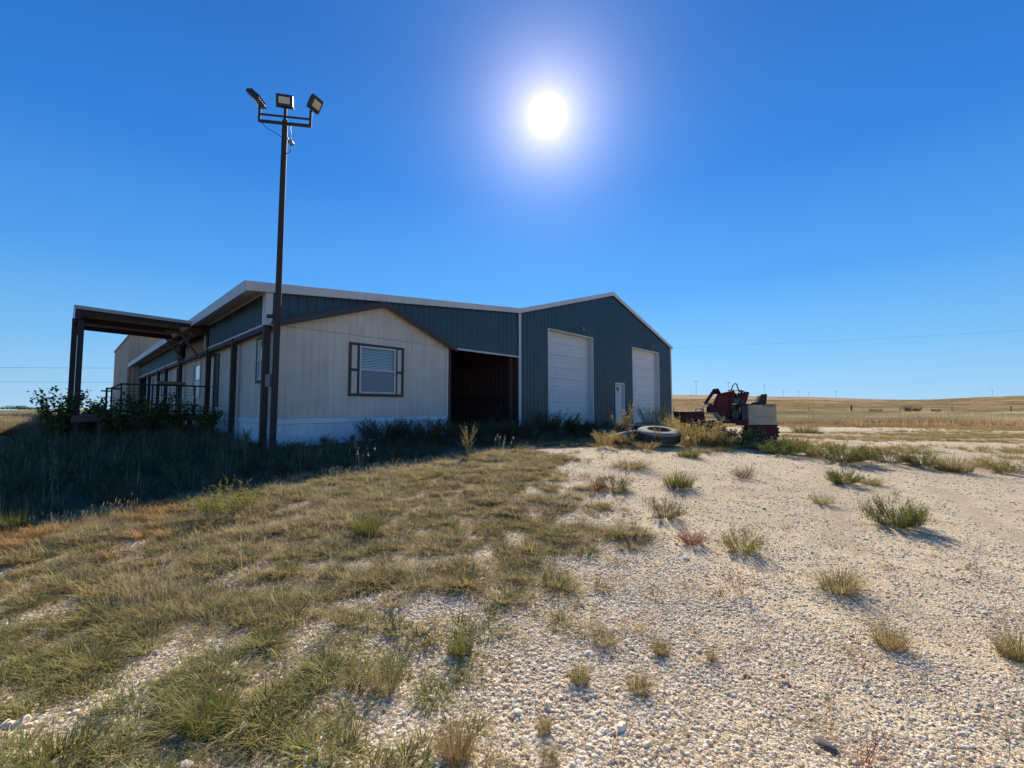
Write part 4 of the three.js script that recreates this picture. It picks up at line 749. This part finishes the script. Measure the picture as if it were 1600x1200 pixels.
plant('grass_clump', 'straw', 906, 1066, 84, 60, 'olive gold tuft in the middle of the loose group right of centre', 'grass clump', tuftG, 3.8);
plant('grass_clump', 'straw2', 944, 1006, 100, 42, 'spreading gold tuft at the top of the loose group right of centre', 'grass clump', tuftG, 2.7);
plant('grass_clump', 'straw', 1032, 1020, 74, 44, 'rounded gold green tuft at the right of the loose group', 'grass clump', tuftG, 2.1);
plant('grass_clump', 'straw2', 1112, 1032, 44, 36, 'small gold tuft alone on gravel right of the loose group', 'grass clump', tuftG, 1.9);
plant('grass_clump', 'straw2', 858, 1196, 80, 60, 'gold tuft cut by the bottom edge right of the reddish bunch', 'grass clump', tuftG, .4);
plant('grass_clump', 'green', 92, 1198, 200, 75, 'large green grass clump in the bottom left corner', 'grass clump', tuftG, 2.4);
plant('grass_clump', 'green', 322, 1142, 125, 66, 'dark green tuft at the lower left beside bare gravel', 'grass clump', tuftG, 3.1);
plant('grass_clump', 'green', 575, 834, 90, 44, 'dark grassy clump with a shadow in the middle of the dry slope', 'grass clump', tuftG, .6);
plant('grass_clump', 'olive2', 362, 800, 130, 62, 'bright yellow green weed at the shadow edge on the left', 'weed', tuftG, .6);
plant('grass_clump', 'reddish', 205, 812, 110, 40, 'orange brown low grass at the shadow edge left of the yellow green weed', 'grass clump', tuftG, 2.2);
plant('grass_clump', 'green', 20, 830, 80, 50, 'green grass at the far left edge of the shadow', 'grass clump', tuftG, 1);
plant('grass_clump', 'straw2', 985, 730, 150, 24, 'low brown strip of grass on gravel before the tyres', 'grass clump', yardG, 0);
plant('grass_clump', 'green', 1075, 714, 75, 26, 'green strip of grass just before the flat tyre', 'grass clump', yardG, 1.3);
const rowG = 'row of weeds across the gravel on the right';
plant('weed_clump', 'olive', 1320, 722, 105, 36, 'dark green weed in the row right of the machine', 'weed', rowG, .2);
plant('weed_clump', 'brown', 1392, 724, 80, 32, 'brown weed in the middle of the right row', 'weed', rowG, 1.2);
plant('grass_clump', 'straw', 1490, 736, 125, 48, 'tall straw grass in the right row of weeds', 'grass clump', rowG, 2.1);
plant('weed_clump', 'olive2', 1570, 738, 90, 36, 'olive weed at the right end of the row', 'weed', rowG, 2.8);
plant('weed_clump', 'olive', 1222, 710, 90, 32, 'olive weed just in front of the machine box', 'weed', rowG, 2.3);
plant('grass_clump', 'straw2', 1272, 712, 70, 28, 'straw grass in the row nearest the machine', 'grass clump', rowG, 2.3);
plant('weed_clump', 'olive', 1440, 728, 70, 26, 'low olive weed left of the tall straw grass in the row', 'weed', rowG, 4.1);
plant('grass_clump', 'green', 1352, 716, 80, 22, 'low green grass behind the brown weed of the row', 'grass clump', rowG, .9);
plant('grass_clump', 'straw2', 1535, 728, 100, 26, 'brown grass between tall straw grass and the last olive weed', 'grass clump', rowG, 5.2);
plant('grass_clump', 'straw2', 1240, 694, 100, 26, 'brown grass strip right behind the machine box shadow', 'grass clump', rowG, 1.9);
// round the machine, tyres and shop
const shopG = 'weeds round the machine and tyres';
plant('weed_bush', 'golden', 1088, 698, 95, 50, 'golden seeding bush between the flat tyre and the machine', 'bush', shopG, .5);
plant('weed_bush', 'golden', 1060, 688, 66, 46, 'pale golden bush standing behind the flat tyre', 'bush', shopG, 1.5);
plant('weed_bush', 'golden', 1114, 699, 60, 34, 'yellow green bush in front of the machine nose', 'bush', shopG, 2.5);
plant('weed_bush', 'green2', 1152, 696, 84, 32, 'leafy green bush below the engine of the machine', 'bush', shopG, .9);
plant('weed_bush', 'golden', 1022, 672, 60, 46, 'pale seeding weeds in front of the second tall door', 'bush', shopG, 3.5);
plant('tall_weed', 'tall', 984, 692, 44, 68, 'tall dry weed with pale heads left of the tyres', 'weed', shopG, .5);
plant('tall_weed', 'tall', 966, 690, 34, 48, 'shorter dry weed at the left end of the tilted tyre', 'weed', shopG, 2.2);
plant('tall_weed', 'tall', 1026, 700, 22, 40, 'dead stalk standing in front of the flat tyre', 'weed', shopG, 3.3);
plant('weed_bush', 'golden', 975, 697, 50, 26, 'tan weeds half covering the tilted tyre', 'bush', shopG, 1.2);
plant('weed_bush', 'golden', 946, 700, 46, 32, 'tan dry weeds at the shadow corner left of the tyres', 'bush', shopG, 4);
plant('grass_clump', 'straw2', 1258, 676, 110, 30, 'golden grass mound behind the machine box on the right', 'bush', shopG, 4.4);
plant('weed_bush', 'golden', 1136, 700, 60, 26, 'low golden weeds between nose bush and green bush', 'bush', shopG, 5.3);
plant('grass_clump', 'straw', 1185, 702, 90, 24, 'olive grass at the foot of the machine box', 'grass clump', shopG, .4);
plant('weed_bush', 'golden', 1010, 703, 60, 16, 'low dry weeds along the front of the flat tyre', 'bush', shopG, 2.9);
const wallG = 'dark bushes along the shaded walls';
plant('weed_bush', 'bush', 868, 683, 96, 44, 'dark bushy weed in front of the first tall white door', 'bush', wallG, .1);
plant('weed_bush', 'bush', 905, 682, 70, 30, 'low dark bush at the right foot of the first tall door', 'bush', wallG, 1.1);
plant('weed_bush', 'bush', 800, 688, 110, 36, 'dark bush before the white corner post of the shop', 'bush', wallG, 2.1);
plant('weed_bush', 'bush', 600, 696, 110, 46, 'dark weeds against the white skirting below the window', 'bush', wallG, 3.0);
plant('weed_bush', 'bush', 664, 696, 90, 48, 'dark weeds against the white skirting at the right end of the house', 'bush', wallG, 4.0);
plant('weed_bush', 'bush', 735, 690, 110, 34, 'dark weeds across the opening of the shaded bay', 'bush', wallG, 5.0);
plant('yucca', 'yucca', 384, 700, 40, 38, 'spiky plant before the white skirting between two posts', 'plant');
plant('seed_grass', 'seed', 560, 738, 40, 44, 'sunlit white seed heads at the shadow edge under the window', 'weed');
plant('tall_weed', 'tall', 732, 716, 34, 56, 'pale dry seeding weed alone before the dark bay', 'weed');
plant('seed_grass', 'seed', 785, 716, 30, 38, 'small pale dry stalk right of the dry seeding weed', 'weed');
function leafyAt(lx, lz, W, H, label, turn) { const [x, , z] = toWorld(lx, 0, lz), u = unitH.leafy; if (!proto.leafy) proto.leafy = shade(new THREE.Mesh(G.leafy, leafMat)); const o = proto.leafy.clone(); o.name = numbered('leafy_shrub'); o.position.set(x, ground(x, z) - .02, z); o.rotation.y = turn; o.scale.set(W / u[0], H / u[1], W / u[2]); tag(o, label, 'shrub', 'broad leaved shrubs round the porch'); scene.add(o); }
leafyAt(-3.45, -6.2, 1.25, 1.6, 'broad leaved shrub at the outer post of the porch', .3);
leafyAt(-2.3, -5.4, 1.2, 1.35, 'broad leaved shrub at the left end of the porch railing', 1.3);
leafyAt(-1.55, -5.3, 1.4, 1.45, 'large broad leaved shrub growing up the middle of the railing', 2.3);
leafyAt(-.95, -5.3, 1.0, 1.25, 'broad leaved shrub at the right part of the railing', 3.3);
leafyAt(-.35, -4.3, 1.0, 1.05, 'low broad leaved shrub before the post left of the house door', 4.3);
leafyAt(-2.9, -8.6, 1.4, 1.35, 'broad leaved shrub behind the outer porch post', 5.3);
// ---------------------------------------------------------------- far things
{ // ranch fence
  const gy = (x, z) => ground(x, z), fz = -64, Fn = new THREE.Group(); Fn.name = numbered('ranch_fence'); Fn.position.set(45, gy(45, fz), fz); tag(Fn, 'low wire fence with weathered posts across the far side of the yard', 'fence'); scene.add(Fn);
  const by = Fn.position.y, post = (px, h, r) => { const x = (px - 800) / F * 64; const o = shade(new THREE.Mesh(rod([x - 45, gy(x, fz) - by - .2, 0], [x - 45 + .04 * h, gy(x, fz) - by + h, 0], r, r * .9, 8), M.wood)); o.name = 'post'; Fn.add(o); };
  for (const [px, h, r] of [[1052, 1.2, .06], [1140, 1.0, .05], [1206, 1.0, .05], [1263, 1.1, .06], [1329, 1.35, .12], [1405, 1.05, .05], [1486, 1.05, .05], [1578, 1.1, .07], [1660, 1.1, .06], [1750, 1.1, .06]]) post(px, h, r);
  for (const h of [.4, .7, 1.0]) { const pts = []; for (let px = 1052; px <= 1750; px += 60) { const x = (px - 800) / F * 64; pts.push([x - 45, gy(x, fz) - by + h, .05]); } const o = shade(new THREE.Mesh(tubeGeo(pts, .006, 80, 4), M.steel)); o.name = 'wire'; Fn.add(o); }
}
function pole(px, d, h, arms, label) {
  const x = (px - 800) / F * d, z = -d, g = new THREE.Group(); g.name = numbered('utility_pole'); g.position.set(x, ground(x, z), z); tag(g, label, 'utility pole', 'utility poles along the far horizon'); scene.add(g);
  const p = shade(new THREE.Mesh(rod([0, -1, 0], [0, h, 0], .10, .07, 8), M.wood)); p.name = 'pole'; g.add(p);
  for (let k = 0; k < arms; k++) { const a = shade(new THREE.Mesh(box(-1.4, 1.4, h - .5 - k * 1.2, h - .28 - k * 1.2, -.1, .1), M.wood)); a.name = 'cross_arm'; g.add(a); }
}
pole(1080, 330, 8.2, 0, 'bare pole at the left of a trio beside the shop corner'); pole(1085, 340, 5, 0, 'shortest pole in the trio beside the shop corner'); pole(1088, 330, 12, 1, 'tallest pole with cross arm beside the shop corner');
pole(1139, 330, 11, 1, 'pole with cross arm showing above the machine boom'); pole(1195, 360, 10, 1, 'pole with cross arm above the machine seat');
pole(1224, 420, 7, 1, 'first short pole right of the machine seat'); pole(1248, 430, 7, 1, 'second pole right of the machine on the crest'); pole(1264, 440, 6, 1, 'third pole right of the machine on the crest'); pole(1306, 430, 8.5, 1, 'tallest pole in the middle of the right horizon'); pole(1551, 420, 10, 1, 'lone pole near the right end of the horizon');
function shrubFar(px, d, w, h, label) { const x = (px - 800) / F * d, z = -d, u = unitH.bush, o = proto.bush.clone(); o.name = numbered('field_shrub'); o.position.set(x, ground(x, z), z); o.scale.set(w / u[0], h / u[1], w / u[2]); tag(o, label, 'shrub', 'dark shrubs in the far field'); scene.add(o); }
shrubFar(1424, 62, 2.6, 1.3, 'widest grey green shrub before the far fence'); shrubFar(1367, 62, 1.9, .85, 'low dark shrub left of the widest one at the fence'); shrubFar(1461, 62, 1.3, .85, 'small dark shrub right of the widest one at the fence');
function tree(px, d, w, h, label) {
  const x = (px - 800) / F * d, z = -d, g = new THREE.Group(); g.name = numbered('far_tree'); g.position.set(x, ground(x, z), z); tag(g, label, 'tree', 'small dark trees on the horizon'); scene.add(g);
  const t = shade(new THREE.Mesh(rod([0, -.5, 0], [0, h * .6, 0], .25, .15, 6), M.wood)); t.name = 'trunk'; g.add(t); const R = rng(px), v = new Veg();
  for (let k = 0; k < 500; k++) { const a = R() * 6.283, q = Math.cbrt(R()), e = Math.acos(1 - 1.3 * R()); v.leaf(Math.cos(a) * Math.sin(e) * q * w / 2, h * .25 + h * .7 * q * Math.abs(Math.cos(e)) + h * .1 * R(), Math.sin(a) * Math.sin(e) * q * w / 2, R() * 6.283, R() * 2 - 1, .9, .7, C.dkgreen.map((c) => c * (.7 + .8 * R()))); }
  const c = shade(new THREE.Mesh(v.geo(), leafMat)); c.name = 'crown'; g.add(c);
}
tree(1442, 500, 9, 4, 'small round tree on the right horizon'); tree(1545, 490, 7, 3, 'low tree left of the lone pole on the horizon'); tree(1594, 490, 8, 3.5, 'tree at the right end of the horizon');
tree(18, 430, 16, 5, 'wide dark tree at the left horizon'); tree(33, 440, 12, 5, 'dark tree right of the wide one at the left horizon'); tree(45, 450, 14, 3.5, 'low dark tree nearest the porch at the left horizon');
function wire(a, b, sag, label, r = .02) { const pts = []; for (let k = 0; k <= 20; k++) { const t = k / 20; pts.push([lerp(a[0], b[0], t), lerp(a[1], b[1], t) - sag * 4 * t * (1 - t), lerp(a[2], b[2], t)]); } const o = shade(new THREE.Mesh(tubeGeo(pts, r, 80, 4), M.black)); o.name = numbered('power_line'); tag(o, label, 'power line', 'thin power lines in the sky'); scene.add(o); }
wire([-180, 9.9, -74], [-20, 9.2, -80], .5, 'upper thin wire crossing the sky left of the porch'); wire([-180, 7.3, -74], [-20, 6.6, -80], .5, 'lower thin wire crossing the sky left of the porch'); wire([26, 13.2, -82], [110, 15.5, -62], .6, 'faint wire rising across the sky on the right', .008);

// ---------------------------------------------------------------- a few stones large enough to point at
function stone(px, py, s, color, label) { const [x, y, z] = spot(px, py), g = new THREE.IcosahedronGeometry(1, 2), p = g.attributes.position; for (let i = 0; i < p.count; i++) { const a = p.getX(i), b = p.getY(i), c = p.getZ(i), k = 1 + .4 * (vnoise(a * 1.4 + px, b * 1.4 + c * 1.9 + py) - .5); p.setXYZ(i, a * k * s[0], b * k * s[1], c * k * s[2]); } g.computeVertexNormals(); const o = shade(new THREE.Mesh(g, mat(...color, .9, { map: wearC }))); o.name = numbered('stone'); o.position.set(x, y + s[1] * .4, z); o.rotation.y = px; tag(o, label, 'stone', 'larger stones on the gravel'); scene.add(o); }
stone(1225, 1070, [.028, .018, .02], [.55, .42, .27], 'smooth tan stone on gravel at the lower right'); stone(1290, 1168, [.05, .018, .03], [.12, .11, .10], 'flat dark stone near the bottom right'); stone(1540, 958, [.035, .012, .02], [.7, .66, .6], 'pale flat stone near the right edge'); stone(1072, 874, [.04, .018, .025], [.75, .72, .66], 'white stone on gravel below the red weed');

renderer.render(scene, camera);
